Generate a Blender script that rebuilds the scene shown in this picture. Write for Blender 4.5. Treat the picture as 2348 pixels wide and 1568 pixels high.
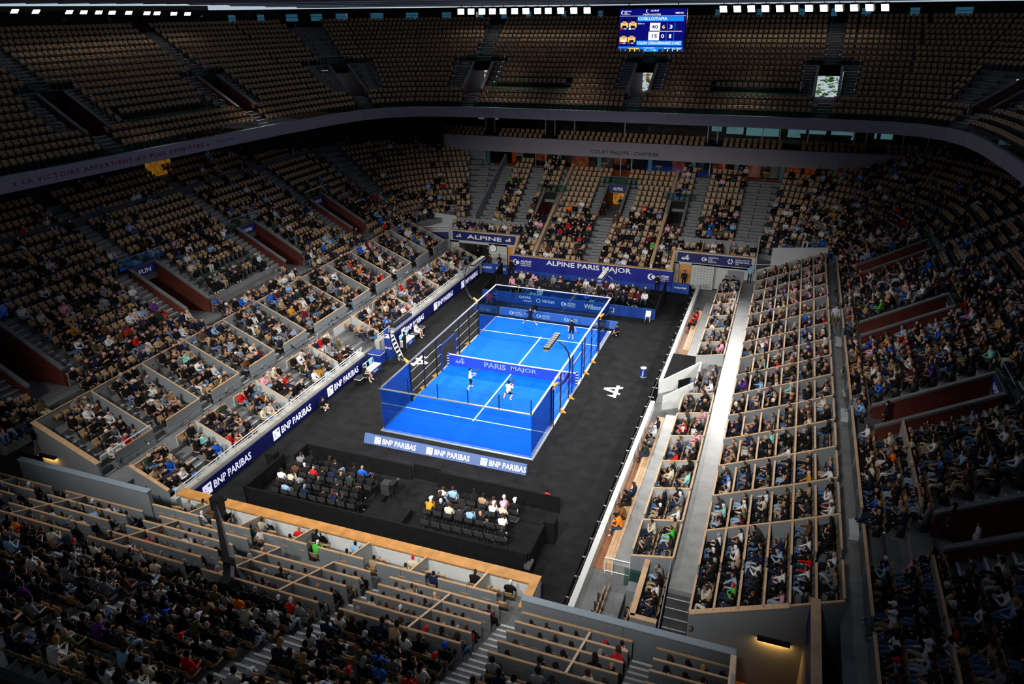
import bpy, bmesh, math, random
import numpy as np
from mathutils import Vector, Matrix
random.seed(7)
RNG = np.random.default_rng(7)
SC = bpy.context.scene
COL = SC.collection
for _o in list(bpy.data.objects):
    bpy.data.objects.remove(_o)

# ------------------------------------------------------------------ camera
# solved from the corners of the 20 x 10 m court and its 3 m glass
CAM = np.array([17.103, -45.395, 24.622])
YAW, PITCH, ROLL, FPX = -0.358007, -0.425249, -0.011625, 1692.46
PW, PH = 2348, 1568
_f = np.array([math.sin(YAW) * math.cos(PITCH), math.cos(YAW) * math.cos(PITCH), math.sin(PITCH)])
_r = np.array([math.cos(YAW), -math.sin(YAW), 0.0])
_u = np.cross(_r, _f)
R2 = _r * math.cos(ROLL) + _u * math.sin(ROLL)
U2 = -_r * math.sin(ROLL) + _u * math.cos(ROLL)
cam_data = bpy.data.cameras.new('camera')
cam = bpy.data.objects.new('camera', cam_data)
COL.objects.link(cam)
cam.matrix_world = Matrix(((R2[0], U2[0], -_f[0], CAM[0]), (R2[1], U2[1], -_f[1], CAM[1]), (R2[2], U2[2], -_f[2], CAM[2]), (0, 0, 0, 1)))
cam_data.sensor_width = 36.0
cam_data.lens = FPX / PW * 36.0
cam_data.clip_end = 400
SC.camera = cam

def project(p):
    d = np.asarray(p, float) - CAM
    z = d @ _f
    return PW / 2 + FPX * (d @ R2) / z, PH / 2 - FPX * (d @ U2) / z, z

# ------------------------------------------------------------------ world, lights, exposure
SC.view_settings.view_transform = 'Standard'
SC.view_settings.look = 'None'
SC.view_settings.gamma = 1.0
SC.view_settings.use_curve_mapping = False
SC.view_settings.exposure = 0.0
w = bpy.data.worlds.new('overcast_sky')
SC.world = w
w.use_nodes = True
bg = w.node_tree.nodes['Background']
bg.inputs['Color'].default_value = (0.72, 0.86, 1.0, 1)
bg.inputs['Strength'].default_value = 0.6

def spot(name, loc, aim, power, angle, blend=1.0, size=1.2, color=(1.0, 0.97, 0.93)):
    l = bpy.data.lights.new(name, 'SPOT')
    l.energy = power
    l.spot_size = math.radians(angle)
    l.spot_blend = blend
    l.shadow_soft_size = size
    l.color = color
    o = bpy.data.objects.new(name, l)
    COL.objects.link(o)
    o.location = loc
    o.rotation_euler = (Vector(aim) - Vector(loc)).to_track_quat('-Z', 'Y').to_euler()
    return o
LP = 36000
for x in (-14, -5, 5, 14):
    spot('floodlight_beam', (x, 40, 24.0), (x * .45, -4, 0), LP, 46)
    spot('floodlight_beam', (x, -40, 24.0), (x * .55, -3, 0), LP * .95, 56)
for y in (-13, 0, 13):
    spot('floodlight_beam', (-36, y, 24.0), (2, y * .5, 0), LP * .9, 46)
    spot('floodlight_beam', (36, y, 24.0), (-2, y * .5, 0), LP * .9, 44)

# ------------------------------------------------------------------ helpers
def lin(c):
    return tuple(((v / 255) / 12.92 if v / 255 <= 0.04045 else ((v / 255 + 0.055) / 1.055) ** 2.4) for v in c)

MATS = {}
def mat(name, rgb, rough=0.6, metal=0.0, var=0.12, scale=3.0, bump=0.0, emit=0.0, alpha=1.0, wood=False, bscale=60.0, spec=0.5):
    m = bpy.data.materials.new(name)
    m.use_nodes = True
    nt = m.node_tree
    b = nt.nodes['Principled BSDF']
    c = lin(rgb)
    b.inputs['Roughness'].default_value = rough
    b.inputs['Metallic'].default_value = metal
    b.inputs['Specular IOR Level'].default_value = spec
    tc = nt.nodes.new('ShaderNodeTexCoord')
    no = nt.nodes.new('ShaderNodeTexNoise')
    no.inputs['Scale'].default_value = scale
    no.inputs['Detail'].default_value = 4
    src = tc.outputs['Object']
    if wood:
        mp = nt.nodes.new('ShaderNodeMapping')
        mp.inputs['Scale'].default_value = (1, 1, 14)
        nt.links.new(src, mp.inputs['Vector'])
        src = mp.outputs['Vector']
    nt.links.new(src, no.inputs['Vector'])
    rp = nt.nodes.new('ShaderNodeValToRGB')
    rp.color_ramp.elements[0].position = 0.3
    rp.color_ramp.elements[1].position = 0.7
    rp.color_ramp.elements[0].color = tuple(v * (1 - var) for v in c) + (1,)
    rp.color_ramp.elements[1].color = tuple(min(1, v * (1 + var)) for v in c) + (1,)
    nt.links.new(no.outputs['Fac'], rp.inputs['Fac'])
    nt.links.new(rp.outputs['Color'], b.inputs['Base Color'])
    if bump:
        n2 = nt.nodes.new('ShaderNodeTexNoise')
        n2.inputs['Scale'].default_value = bscale
        nt.links.new(tc.outputs['Object'], n2.inputs['Vector'])
        bp = nt.nodes.new('ShaderNodeBump')
        bp.inputs['Strength'].default_value = bump
        nt.links.new(n2.outputs['Fac'], bp.inputs['Height'])
        nt.links.new(bp.outputs['Normal'], b.inputs['Normal'])
    if emit:
        nt.links.new(rp.outputs['Color'], b.inputs['Emission Color'])
        b.inputs['Emission Strength'].default_value = emit
    MATS[name] = m
    return m

def glass_mat(name, rgb, fac, rough=0.03):
    m = bpy.data.materials.new(name)
    m.use_nodes = True
    nt = m.node_tree
    nt.nodes.remove(nt.nodes['Principled BSDF'])
    out = nt.nodes['Material Output']
    tr = nt.nodes.new('ShaderNodeBsdfTransparent')
    tr.inputs['Color'].default_value = lin(rgb) + (1,)
    gl = nt.nodes.new('ShaderNodeBsdfGlossy')
    gl.inputs['Roughness'].default_value = rough
    fr = nt.nodes.new('ShaderNodeFresnel')
    fr.inputs['IOR'].default_value = 1.45
    mu = nt.nodes.new('ShaderNodeMath')
    mu.operation = 'MULTIPLY'
    mu.inputs[1].default_value = fac
    mx = nt.nodes.new('ShaderNodeMixShader')
    nt.links.new(fr.outputs['Fac'], mu.inputs[0])
    nt.links.new(mu.outputs[0], mx.inputs['Fac'])
    nt.links.new(tr.outputs[0], mx.inputs[1])
    nt.links.new(gl.outputs[0], mx.inputs[2])
    nt.links.new(mx.outputs[0], out.inputs['Surface'])
    MATS[name] = m
    return m

def attr_mat(name, rough=0.8):
    m = bpy.data.materials.new(name)
    m.use_nodes = True
    nt = m.node_tree
    b = nt.nodes['Principled BSDF']
    b.inputs['Roughness'].default_value = rough
    b.inputs['Specular IOR Level'].default_value = 0.2
    a = nt.nodes.new('ShaderNodeAttribute')
    a.attribute_name = 'Col'
    tc = nt.nodes.new('ShaderNodeTexCoord')
    no = nt.nodes.new('ShaderNodeTexNoise')
    no.inputs['Scale'].default_value = 14.0
    nt.links.new(tc.outputs['Object'], no.inputs['Vector'])
    mr = nt.nodes.new('ShaderNodeMapRange')
    mr.inputs['To Min'].default_value = 0.72
    mr.inputs['To Max'].default_value = 1.28
    nt.links.new(no.outputs['Fac'], mr.inputs['Value'])
    vm = nt.nodes.new('ShaderNodeVectorMath')
    vm.operation = 'SCALE'
    nt.links.new(a.outputs['Color'], vm.inputs[0])
    nt.links.new(mr.outputs['Result'], vm.inputs['Scale'])
    nt.links.new(vm.outputs['Vector'], b.inputs['Base Color'])
    MATS[name] = m
    return m

mat('carpet', (30, 30, 32), 0.95, var=0.3, scale=1.3, bump=0.3, bscale=90, spec=0.1)
mat('black_cloth', (17, 17, 19), 0.9, var=0.25, scale=2, bump=0.15, spec=0.15)
mat('black_metal', (14, 14, 15), 0.45, var=0.2)
mat('turf', (0, 102, 255), 0.85, var=0.03, scale=0.6, bump=0.12, bscale=150, spec=0.1)
mat('white_paint', (232, 232, 232), 0.6, var=0.03)
mat('white_wall', (205, 207, 205), 0.7, var=0.05, scale=1.2)
mat('concrete', (112, 113, 114), 0.85, var=0.18, scale=1.1, bump=0.1)
mat('walkway_floor', (128, 129, 128), 0.34, var=0.22, scale=1.6, bump=0.05)
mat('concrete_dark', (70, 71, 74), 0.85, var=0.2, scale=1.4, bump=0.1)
mat('concrete_pale', (176, 174, 166), 0.85, var=0.12, scale=1.4, bump=0.1)
mat('nosing', (206, 209, 212), 0.7, var=0.08)
mat('panel_grey', (122, 127, 131), 0.6, var=0.06, scale=0.7)
mat('panel_pale', (178, 182, 180), 0.65, var=0.06, scale=0.7)
mat('fascia', (150, 146, 150), 0.75, var=0.05, scale=0.8)
mat('slab_blue', (132, 146, 158), 0.6, var=0.05)
mat('oak', (203, 164, 122), 0.55, var=0.16, scale=2.0, wood=True)
mat('oak_gold', (196, 138, 72), 0.5, var=0.2, scale=2.0, wood=True)
mat('deck_wood', (150, 98, 58), 0.55, var=0.3, scale=1.5, wood=True)
mat('corten', (104, 42, 30), 0.75, var=0.25, scale=1.2)
mat('corten_red', (88, 30, 34), 0.7, var=0.2, scale=1.2)
mat('seat_beige', (176, 142, 104), 0.5, var=0.1, scale=6)
mat('seat_metal', (58, 58, 60), 0.45, metal=0.3)
mat('steel', (168, 170, 172), 0.35, metal=0.6, var=0.06)
mat('white_rail', (226, 228, 228), 0.4, var=0.03)
mat('navy', (12, 22, 92), 0.55, var=0.05)
mat('navy_bright', (10, 26, 132), 0.5, var=0.04)
mat('board_blue', (18, 62, 150), 0.5, var=0.04)
mat('board_slate', (66, 92, 146), 0.55, var=0.04)
mat('board_mid', (38, 96, 190), 0.5, var=0.06)
mat('letter_white', (240, 240, 240), 0.5, var=0.02)
mat('letter_dark', (44, 42, 46), 0.6, var=0.05)
mat('letter_red', (128, 40, 36), 0.6, var=0.05)
mat('sign_red', (190, 34, 38), 0.6, var=0.05)
mat('led_navy', (8, 16, 78), 0.4, var=0.03, emit=0.1)
mat('led_white', (222, 222, 250), 0.4, var=0.02, emit=0.7)
mat('dark_room', (9, 10, 12), 0.9, var=0.2)
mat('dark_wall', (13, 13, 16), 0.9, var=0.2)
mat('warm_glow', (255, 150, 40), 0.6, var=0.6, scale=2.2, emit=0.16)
mat('wood_glow', (150, 62, 22), 0.6, var=0.75, scale=1.8, emit=0.3)  # orange room light put into the wood as emission
mat('day_window', (150, 205, 215), 0.4, var=0.12, scale=0.9, emit=0.4)
mat('sea_glass', (70, 110, 112), 0.25, var=0.15, scale=1.0)
mat('lamp_white', (255, 252, 246), 0.4, var=0.0, emit=14.0)
mat('wall_lamp', (255, 190, 90), 0.4, var=0.0, emit=60.0)
mat('yellow_tag', (226, 160, 40), 0.6)
mat('plastic_white', (232, 230, 222), 0.4, var=0.03)
mat('box_blue', (14, 48, 132), 0.45, var=0.05)
mat('towel_blue', (132, 196, 226), 0.9, var=0.1)
mat('red_plastic', (196, 44, 52), 0.5)
mat('clock_white', (240, 242, 238), 0.4, var=0.0)
mat('rock', (150, 140, 120), 0.8)
mat('leaf', (150, 190, 70), 0.8, var=0.35, scale=1.5)
mat('leaf_autumn', (226, 190, 90), 0.8, var=0.35, scale=1.5)
mat('screen_navy', (6, 8, 112), 0.5, var=0.0, emit=1.0)
mat('screen_blue', (20, 138, 245), 0.5, var=0.0, emit=1.0)
mat('screen_white', (250, 250, 250), 0.5, var=0.0, emit=1.0)
mat('screen_yellow', (246, 214, 90), 0.5, var=0.0, emit=1.0)
mat('screen_red', (214, 50, 40), 0.5, var=0.0, emit=0.9)
mat('screen_skin', (226, 170, 150), 0.5, var=0.0, emit=0.9)
mat('screen_dark', (28, 12, 20), 0.5, var=0.0, emit=0.3)
mat('photo_blue', (40, 70, 190), 0.5, emit=0.15)
mat('net_mesh_cloth', (16, 62, 186), 0.8)
mat('net_letter', (128, 156, 222), 0.8)
mat('skin', (206, 160, 132), 0.6)
glass_mat('glass_court', (226, 240, 244), 0.8)
glass_mat('glass_tint', (46, 92, 130), 0.7)
glass_mat('glass_rail', (214, 232, 228), 0.3)
glass_mat('glass_window', (120, 158, 172), 0.5)
glass_mat('glass_dark', (205, 212, 212), 0.7)
attr_mat('cloth')

def fabric_mat(name, rgb, fac):
    m = mat(name, rgb, 0.8, var=0.12, scale=0.3)
    nt = m.node_tree
    tr = nt.nodes.new('ShaderNodeBsdfTranslucent')
    tr.inputs['Color'].default_value = (.42, .43, .46, 1)
    mx = nt.nodes.new('ShaderNodeMixShader')
    mx.inputs['Fac'].default_value = fac
    nt.links.new(nt.nodes['Principled BSDF'].outputs[0], mx.inputs[1])
    nt.links.new(tr.outputs[0], mx.inputs[2])
    nt.links.new(mx.outputs[0], nt.nodes['Material Output'].inputs['Surface'])
fabric_mat('roof_fabric', (150, 150, 156), .6)

class MB:
    """collects polygons of one part"""
    def __init__(self):
        self.v = []; self.f = []; self.m = []
    def add(self, vs, fs, m=0):
        n = len(self.v)
        self.v.extend([tuple(map(float, p)) for p in vs])
        self.f.extend([tuple(i + n for i in q) for q in fs])
        self.m.extend([m] * len(fs))
        return self
    def box(self, x0, x1, y0, y1, z0, z1, m=0):
        return self.add([(x0, y0, z0), (x1, y0, z0), (x1, y1, z0), (x0, y1, z0), (x0, y0, z1), (x1, y0, z1), (x1, y1, z1), (x0, y1, z1)],
                        [(0, 3, 2, 1), (4, 5, 6, 7), (0, 1, 5, 4), (1, 2, 6, 5), (2, 3, 7, 6), (3, 0, 4, 7)], m)
    def hexa(self, a, m=0):
        """eight corners: bottom four, then top four, counter-clockwise"""
        return self.add(a, [(0, 3, 2, 1), (4, 5, 6, 7), (0, 1, 5, 4), (1, 2, 6, 5), (2, 3, 7, 6), (3, 0, 4, 7)], m)
    def prism(self, poly, vec, m=0):
        n = len(poly)
        top = [tuple(np.array(p) + np.array(vec)) for p in poly]
        return self.add(list(poly) + top, [tuple(range(n - 1, -1, -1)), tuple(range(n, 2 * n))] + [(i, (i + 1) % n, n + (i + 1) % n, n + i) for i in range(n)], m)
    def tube(self, pts, r, n=6, m=0, caps=True):
        pts = [np.array(p, float) for p in pts]
        rs = r if hasattr(r, '__len__') else [r] * len(pts)
        vs = []
        ref = np.array([0.0, 0.0, 1.0])
        for i, p in enumerate(pts):
            d = pts[min(i + 1, len(pts) - 1)] - pts[max(i - 1, 0)]
            d = d / (np.linalg.norm(d) + 1e-9)
            a = ref if abs(d @ ref) < 0.95 else np.array([1.0, 0, 0])
            x = np.cross(d, a); x /= np.linalg.norm(x)
            y = np.cross(d, x)
            for k in range(n):
                t = 2 * math.pi * k / n
                vs.append(p + rs[i] * (math.cos(t) * x + math.sin(t) * y))
        fs = []
        for i in range(len(pts) - 1):
            for k in range(n):
                fs.append((i * n + k, i * n + (k + 1) % n, (i + 1) * n + (k + 1) % n, (i + 1) * n + k))
        if caps:
            fs.append(tuple(range(n - 1, -1, -1)))
            fs.append(tuple((len(pts) - 1) * n + k for k in range(n)))
        return self.add(vs, fs, m)
    def bar(self, a, b, w, h, m=0):
        """box-section bar from a to b"""
        a = np.array(a, float); b = np.array(b, float)
        d = b - a; d /= np.linalg.norm(d)
        up = np.array([0, 0, 1.0]) if abs(d[2]) < 0.95 else np.array([0, 1.0, 0])
        x = np.cross(d, up); x /= np.linalg.norm(x)
        y = np.cross(x, d)
        c = [(-w / 2, -h / 2), (w / 2, -h / 2), (w / 2, h / 2), (-w / 2, h / 2)]
        return self.hexa([a + x * p + y * q for p, q in c] + [b + x * p + y * q for p, q in c], m)
    def lathe(self, prof, n=12, c=(0, 0, 0), m=0):
        vs = []; fs = []
        for r, z in prof:
            for k in range(n):
                t = 2 * math.pi * k / n
                vs.append((c[0] + r * math.cos(t), c[1] + r * math.sin(t), c[2] + z))
        for i in range(len(prof) - 1):
            for k in range(n):
                fs.append((i * n + k, i * n + (k + 1) % n, (i + 1) * n + (k + 1) % n, (i + 1) * n + k))
        fs.append(tuple(range(n - 1, -1, -1)))
        fs.append(tuple((len(prof) - 1) * n + k for k in range(n)))
        return self.add(vs, fs, m)
    def mesh(self, name):
        me = bpy.data.meshes.new(name)
        me.from_pydata(self.v, [], self.f)
        if any(self.m):
            me.polygons.foreach_set('material_index', self.m)
        me.update()
        return me

def link(name, me, mats=None, parent=None, loc=(0, 0, 0), rot=(0, 0, 0), smooth=False):
    o = bpy.data.objects.new(name, me)
    COL.objects.link(o)
    if me is not None and mats is not None and not len(me.materials):
        for x in (mats if isinstance(mats, (list, tuple)) else [mats]):
            me.materials.append(MATS[x])
    if parent is not None:
        o.parent = parent
    o.location = loc
    o.rotation_euler = rot
    if smooth:
        me.polygons.foreach_set('use_smooth', [True] * len(me.polygons))
    return o

def mk(name, mb, mats, parent=None, loc=(0, 0, 0), rot=(0, 0, 0), smooth=False):
    return link(name, mb.mesh(name), mats, parent, loc, rot, smooth)

def wpart(name, mb, mats, parent, smooth=False):
    """part given in world coordinates under an unrotated thing"""
    L = np.array(parent.location)
    mb.v = [tuple(np.array(p) - L) for p in mb.v]
    return mk(name, mb, mats, parent, smooth=smooth)

def tag(o, label=None, cat=None, group=None, kind=None):
    if label: o['label'] = label
    if cat: o['category'] = cat
    if group: o['group'] = group
    if kind: o['kind'] = kind
    return o

def thing(name, label, cat, loc=(0, 0, 0), rotz=0.0, group=None, kind=None):
    o = bpy.data.objects.new(name, None)
    COL.objects.link(o)
    o.empty_display_size = 0.2
    o.location = loc
    o.rotation_euler = (0, 0, rotz)
    return tag(o, label, cat, group, kind)

def struct(name, label, cat, loc=(0, 0, 0), rotz=0.0):
    return thing(name, label, cat, loc, rotz, kind='structure')

_textcache = {}
def text_mesh(txt, bold=False, space=1.0):
    """flat letters of built-in font, width 1 along x, baseline z = 0 in the xz plane; returns (verts, faces, height)"""
    if txt in _textcache:
        return _textcache[txt]
    cu = bpy.data.curves.new('t', 'FONT')
    cu.body = txt
    cu.resolution_u = 2
    cu.space_character = space
    cu.offset = 0.02 if bold else 0.0
    ob = bpy.data.objects.new('t', cu)
    COL.objects.link(ob)
    dg = bpy.context.evaluated_depsgraph_get()
    me = ob.evaluated_get(dg).to_mesh()
    vs = np.array([v.co[:] for v in me.vertices])
    fs = [tuple(p.vertices) for p in me.polygons]
    ob.evaluated_get(dg).to_mesh_clear()
    bpy.data.objects.remove(ob)
    bpy.data.curves.remove(cu)
    lo = vs.min(0); hi = vs.max(0)
    _textcache[txt] = (vs, fs, lo, hi)
    return _textcache[txt]

def lettering(txt, parent, mats, origin, right, up, width, height, bold=True, name='lettering'):
    """letters fitted to width x height (m); origin = lower left corner, in the frame of the parent"""
    vs, fs, lo, hi = text_mesh(txt, bold)
    u = (vs[:, 0] - lo[0]) / (hi[0] - lo[0]) * width
    v = (vs[:, 1] - lo[1]) / (hi[1] - lo[1]) * height
    o = np.array(origin, float); r = np.array(right, float); p = np.array(up, float)
    r = r / np.linalg.norm(r); p = p / np.linalg.norm(p)
    P = o + np.outer(u, r) + np.outer(v, p)
    mb = MB().add(P, fs)
    return mk(name, mb, mats, parent)

def flat(polys, parent, mats, origin, right, up, s=1.0, name='emblem'):
    """flat shapes given as 2-d polygons"""
    o = np.array(origin, float); r = np.array(right, float); p = np.array(up, float)
    r = r / np.linalg.norm(r) * s; p = p / np.linalg.norm(p) * s
    mb = MB()
    nn = np.cross(r, p); nn = nn / (np.linalg.norm(nn) + 1e-9)
    for i, q in enumerate(polys):
        mb.add([o + nn * (.0015 * i) + r * a + p * b for a, b in q], [tuple(range(len(q)))])
    return mk(name, mb, mats, parent)

# slanted arrow A, unit height
MARK_A = [[(x * .8, y) for x, y in q] for q in ([(.36, 1), (.62, 1), (1.12, 0), (.86, 0)], [(.36, 1), (.62, 1), (.13, 0), (-.13, 0)], [(1.23, .4), (-.5, .34), (-.56, .14), (1.23, .2)], [(-.62, .18), (-.56, .14), (-.3, .36), (-.38, .7)])]
ARROW_A = [[(x + .42 * y - .1, y) for x, y in q] for q in MARK_A]
def disc(cx, cy, r, n=16, a0=0, a1=2 * math.pi):
    return [(cx + r * math.cos(a0 + (a1 - a0) * k / n), cy + r * math.sin(a0 + (a1 - a0) * k / n)) for k in range(n)]
def crescent(cx, cy, r, n=10):
    out = [(cx + r * math.cos(t), cy + r * math.sin(t)) for t in np.linspace(math.pi * .35, math.pi * 1.65, n)]
    inn = [(cx + r * .35 + r * .78 * math.cos(t), cy + r * .78 * math.sin(t)) for t in np.linspace(math.pi * 1.62, math.pi * .38, n)]
    res = []
    for i in range(n - 1):
        res.append([out[i], out[i + 1], inn[n - 2 - i], inn[n - 1 - i]])
    return res
SQUARE = [[(0, 0), (1, 0), (1, 1), (0, 1)]]
STARS = [disc(.3, .3, .07, 5), disc(.5, .22, .06, 5), disc(.28, .55, .07, 5), [(.5, .72), (.85, .88), (.8, .6), (.66, .68)]]

class Path:
    """plan polyline with outward offset; parameter s is the length along the base line"""
    def __init__(self, pts, left=True):
        self.p = np.array(pts, float)
        d = np.diff(self.p, axis=0)
        L = np.linalg.norm(d, axis=1)
        self.s = np.concatenate([[0], np.cumsum(L)])
        t = d / L[:, None]
        nn = np.stack([-t[:, 1], t[:, 0]], 1)          # left of travel = outward
        vn = np.zeros_like(self.p)
        vn[0] = nn[0]; vn[-1] = nn[-1]
        m = nn[:-1] + nn[1:]
        m /= np.linalg.norm(m, axis=1)[:, None]
        vn[1:-1] = m / np.maximum(0.5, (m * nn[:-1]).sum(1))[:, None]
        self.n = vn
        self.L = self.s[-1]
    def at(self, s, o=0.0):
        s = min(max(s, 0), self.L)
        i = min(int(np.searchsorted(self.s, s, 'right')) - 1, len(self.p) - 2)
        f = (s - self.s[i]) / (self.s[i + 1] - self.s[i])
        a = self.p[i] + self.n[i] * o; b = self.p[i + 1] + self.n[i + 1] * o
        t = b - a; l = np.linalg.norm(t); t = t / l
        n = np.array([-t[1], t[0]])
        return a + (b - a) * f, t, n, l / (self.s[i + 1] - self.s[i])
    def samples(self, s0, s1):
        return [s0] + [s for s in self.s if s0 + 1e-3 < s < s1 - 1e-3] + [s1]

def sweep(path, s0, s1, prof, mb=None, m=None):
    """closed profile [(o, z), ...] swept along the path"""
    mb = mb or MB()
    ss = path.samples(s0, s1)
    k = len(prof)
    vs = []
    for s in ss:
        for o, z in prof:
            q = path.at(s, o)[0]
            vs.append((q[0], q[1], z))
    fs = []; 
    for i in range(len(ss) - 1):
        for j in range(k):
            fs.append((i * k + j, (i + 1) * k + j, (i + 1) * k + (j + 1) % k, i * k + (j + 1) % k))
    fs.append(tuple(range(k))); fs.append(tuple(len(vs) - k + j for j in range(k - 1, -1, -1)))
    n = len(mb.v)
    mb.add(vs, fs)
    if m is not None:
        for i in range(len(ss) - 1):
            for j in range(k):
                mb.m[len(mb.m) - len(fs) + i * k + j] = m[j]
    return mb

def split(s0, s1, cuts):
    """the pieces of [s0, s1] left by the cut intervals"""
    out = []; a = s0
    for c0, c1 in sorted(cuts):
        if c1 <= a or c0 >= s1: continue
        if c0 > a: out.append((a, min(c0, s1)))
        a = max(a, c1)
    if a < s1: out.append((a, s1))
    return [q for q in out if q[1] - q[0] > 0.05]

# ------------------------------------------------------------------ plan lines of the two tiers
UP = Path([(-31.2, -26), (-30.8, -14), (-30.3, -8), (-29.7, -2), (-29.2, 4), (-28.7, 9), (-28.2, 13.5), (-27.6, 17.5), (-26.9, 21.5), (-25.9, 24.8), (-24.2, 27.4),
           (-21.6, 29.2), (-18, 30.1), (-13, 30.5), (0, 30.75), (15, 30.7), (21, 30.5), (25, 30.2), (27.6, 29.2), (29.4, 27.5), (30.5, 25), (31.1, 21.5), (31.5, 15), (31.8, 5), (31.8, -30)])
_arc = lambda cx, cy, r, a0, a1, n=9: [(cx + r * math.cos(math.radians(a)), cy + r * math.sin(math.radians(a))) for a in np.linspace(a0, a1, n)]
LOW = Path([(-19.2, -24)] + _arc(-12.2, 20, 7, 180, 90) + _arc(15.1, 20, 7, 90, 0) + [(22.1, -34)])
UD, UH, UZ = 0.8, 0.46, 14.95        # upper rows: depth, rise, first level
LD, LH, LZ = 0.8, 0.45, 4.1          # lower rows

# ------------------------------------------------------------------ shared stand pieces
SEATS = []      # x, y, z, rot, section, probability of being taken
def face_rot(fx, fy):
    return math.atan2(-fx, fy)

def hexa_line(a, b, t, za0, za1, zb0, zb1, mb=None, m=0):
    """upright slab from a to b (plan), thickness t, own bottom and top level at both ends"""
    a = np.array(a, float); b = np.array(b, float)
    d = (b - a) / np.linalg.norm(b - a)
    n = np.array([-d[1], d[0]]) * t / 2
    mb = mb or MB()
    return mb.hexa([(a[0] - n[0], a[1] - n[1], za0), (b[0] - n[0], b[1] - n[1], zb0), (b[0] + n[0], b[1] + n[1], zb0), (a[0] + n[0], a[1] + n[1], za0),
                    (a[0] - n[0], a[1] - n[1], za1), (b[0] - n[0], b[1] - n[1], zb1), (b[0] + n[0], b[1] + n[1], zb1), (a[0] + n[0], a[1] + n[1], za1)], m)

def partition(stand, a, b, za0, za1, zb0=None, zb1=None, m='panel_grey', cap='oak', t=0.06, cw=0.09, ch=0.04, name='partition'):
    zb0 = za0 if zb0 is None else zb0
    zb1 = za1 if zb1 is None else zb1
    p = wpart(name, hexa_line(a, b, t, za0, za1, zb0, zb1), m, stand)
    if cap:
        c = hexa_line(a, b, cw, za1, za1 + ch, zb1, zb1 + ch)
        L = np.array(stand.location)
        c.v = [tuple(np.array(q) - L) for q in c.v]
        mk('cap', c, cap, p)
    return p

def step_mesh(width, depth, rise):
    key = (round(width, 2), round(depth, 2), round(rise, 2))
    if key not in step_mesh.cache:
        mb = MB()
        mb.box(-width / 2, width / 2, depth * .5, depth, 0, rise * .5)
        mb.box(-width / 2 + .03, width / 2 - .03, depth * .5, depth * .5 + .1, rise * .5, rise * .5 + .006, 1)
        mb.box(-width / 2 + .03, width / 2 - .03, 0, .1, 0, .006, 1)
        me = mb.mesh('step')
        me.materials.append(MATS['concrete']); me.materials.append(MATS['nosing'])
        step_mesh.cache[key] = me
    return step_mesh.cache[key]
step_mesh.cache = {}

def aisle(path, s, k0, k1, od, oz, width, label, off=0.0):
    """half steps climbing over rows k0..k1; od(k) -> offset, oz(k) -> level"""
    q, t, n, _ = path.at(s, od(k0))
    st = struct('aisle_stair', label, 'stairs', (q[0], q[1], oz(k0)))
    for k in range(k0, k1 + 1):
        p, t, n, _ = path.at(s, od(k))
        o = link('step', step_mesh(width, od(k + 1) - od(k), oz(k + 1) - oz(k)), None, st)
        o.location = (p[0] - q[0], p[1] - q[1], oz(k) + .003 - oz(k0))
        o.rotation_euler = (0, 0, math.atan2(-n[0], n[1]))
    return st

def rail_posts(path, s, ks, od, oz, parent):
    """short steel handrail hoops beside the aisle"""
    mb = None
    for k in ks:
        p, t, n, _ = path.at(s, od(k) + .1)
        z = oz(k)
        mb = MB()
        a = np.array([p[0], p[1], z]); b = a + np.array([0, 0, .95]); c = b + np.array([n[0], n[1], .25]) * .45
        mb.tube([a, b, c], .022, 5)
        wpart('handrail', mb, 'steel', parent)

def make_row(stand, path, k, o, z, depth, zlow, pieces, m='concrete'):
    for a, b in pieces:
        mb = sweep(path, a, b, [(o, zlow), (o + depth, zlow), (o + depth, z), (o, z)])
        wpart('terrace_step', mb, m, stand)

def row_seats(path, pieces, o, z, section, occ, pitch=0.52):
    for a, b in pieces:
        s = a + .32
        while True:
            p, t, n, st = path.at(s, o)
            if s > b - .28: break
            SEATS.append((p[0], p[1], z, face_rot(-n[0], -n[1]), section, occ(s, o) if callable(occ) else occ))
            s += pitch / st

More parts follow.
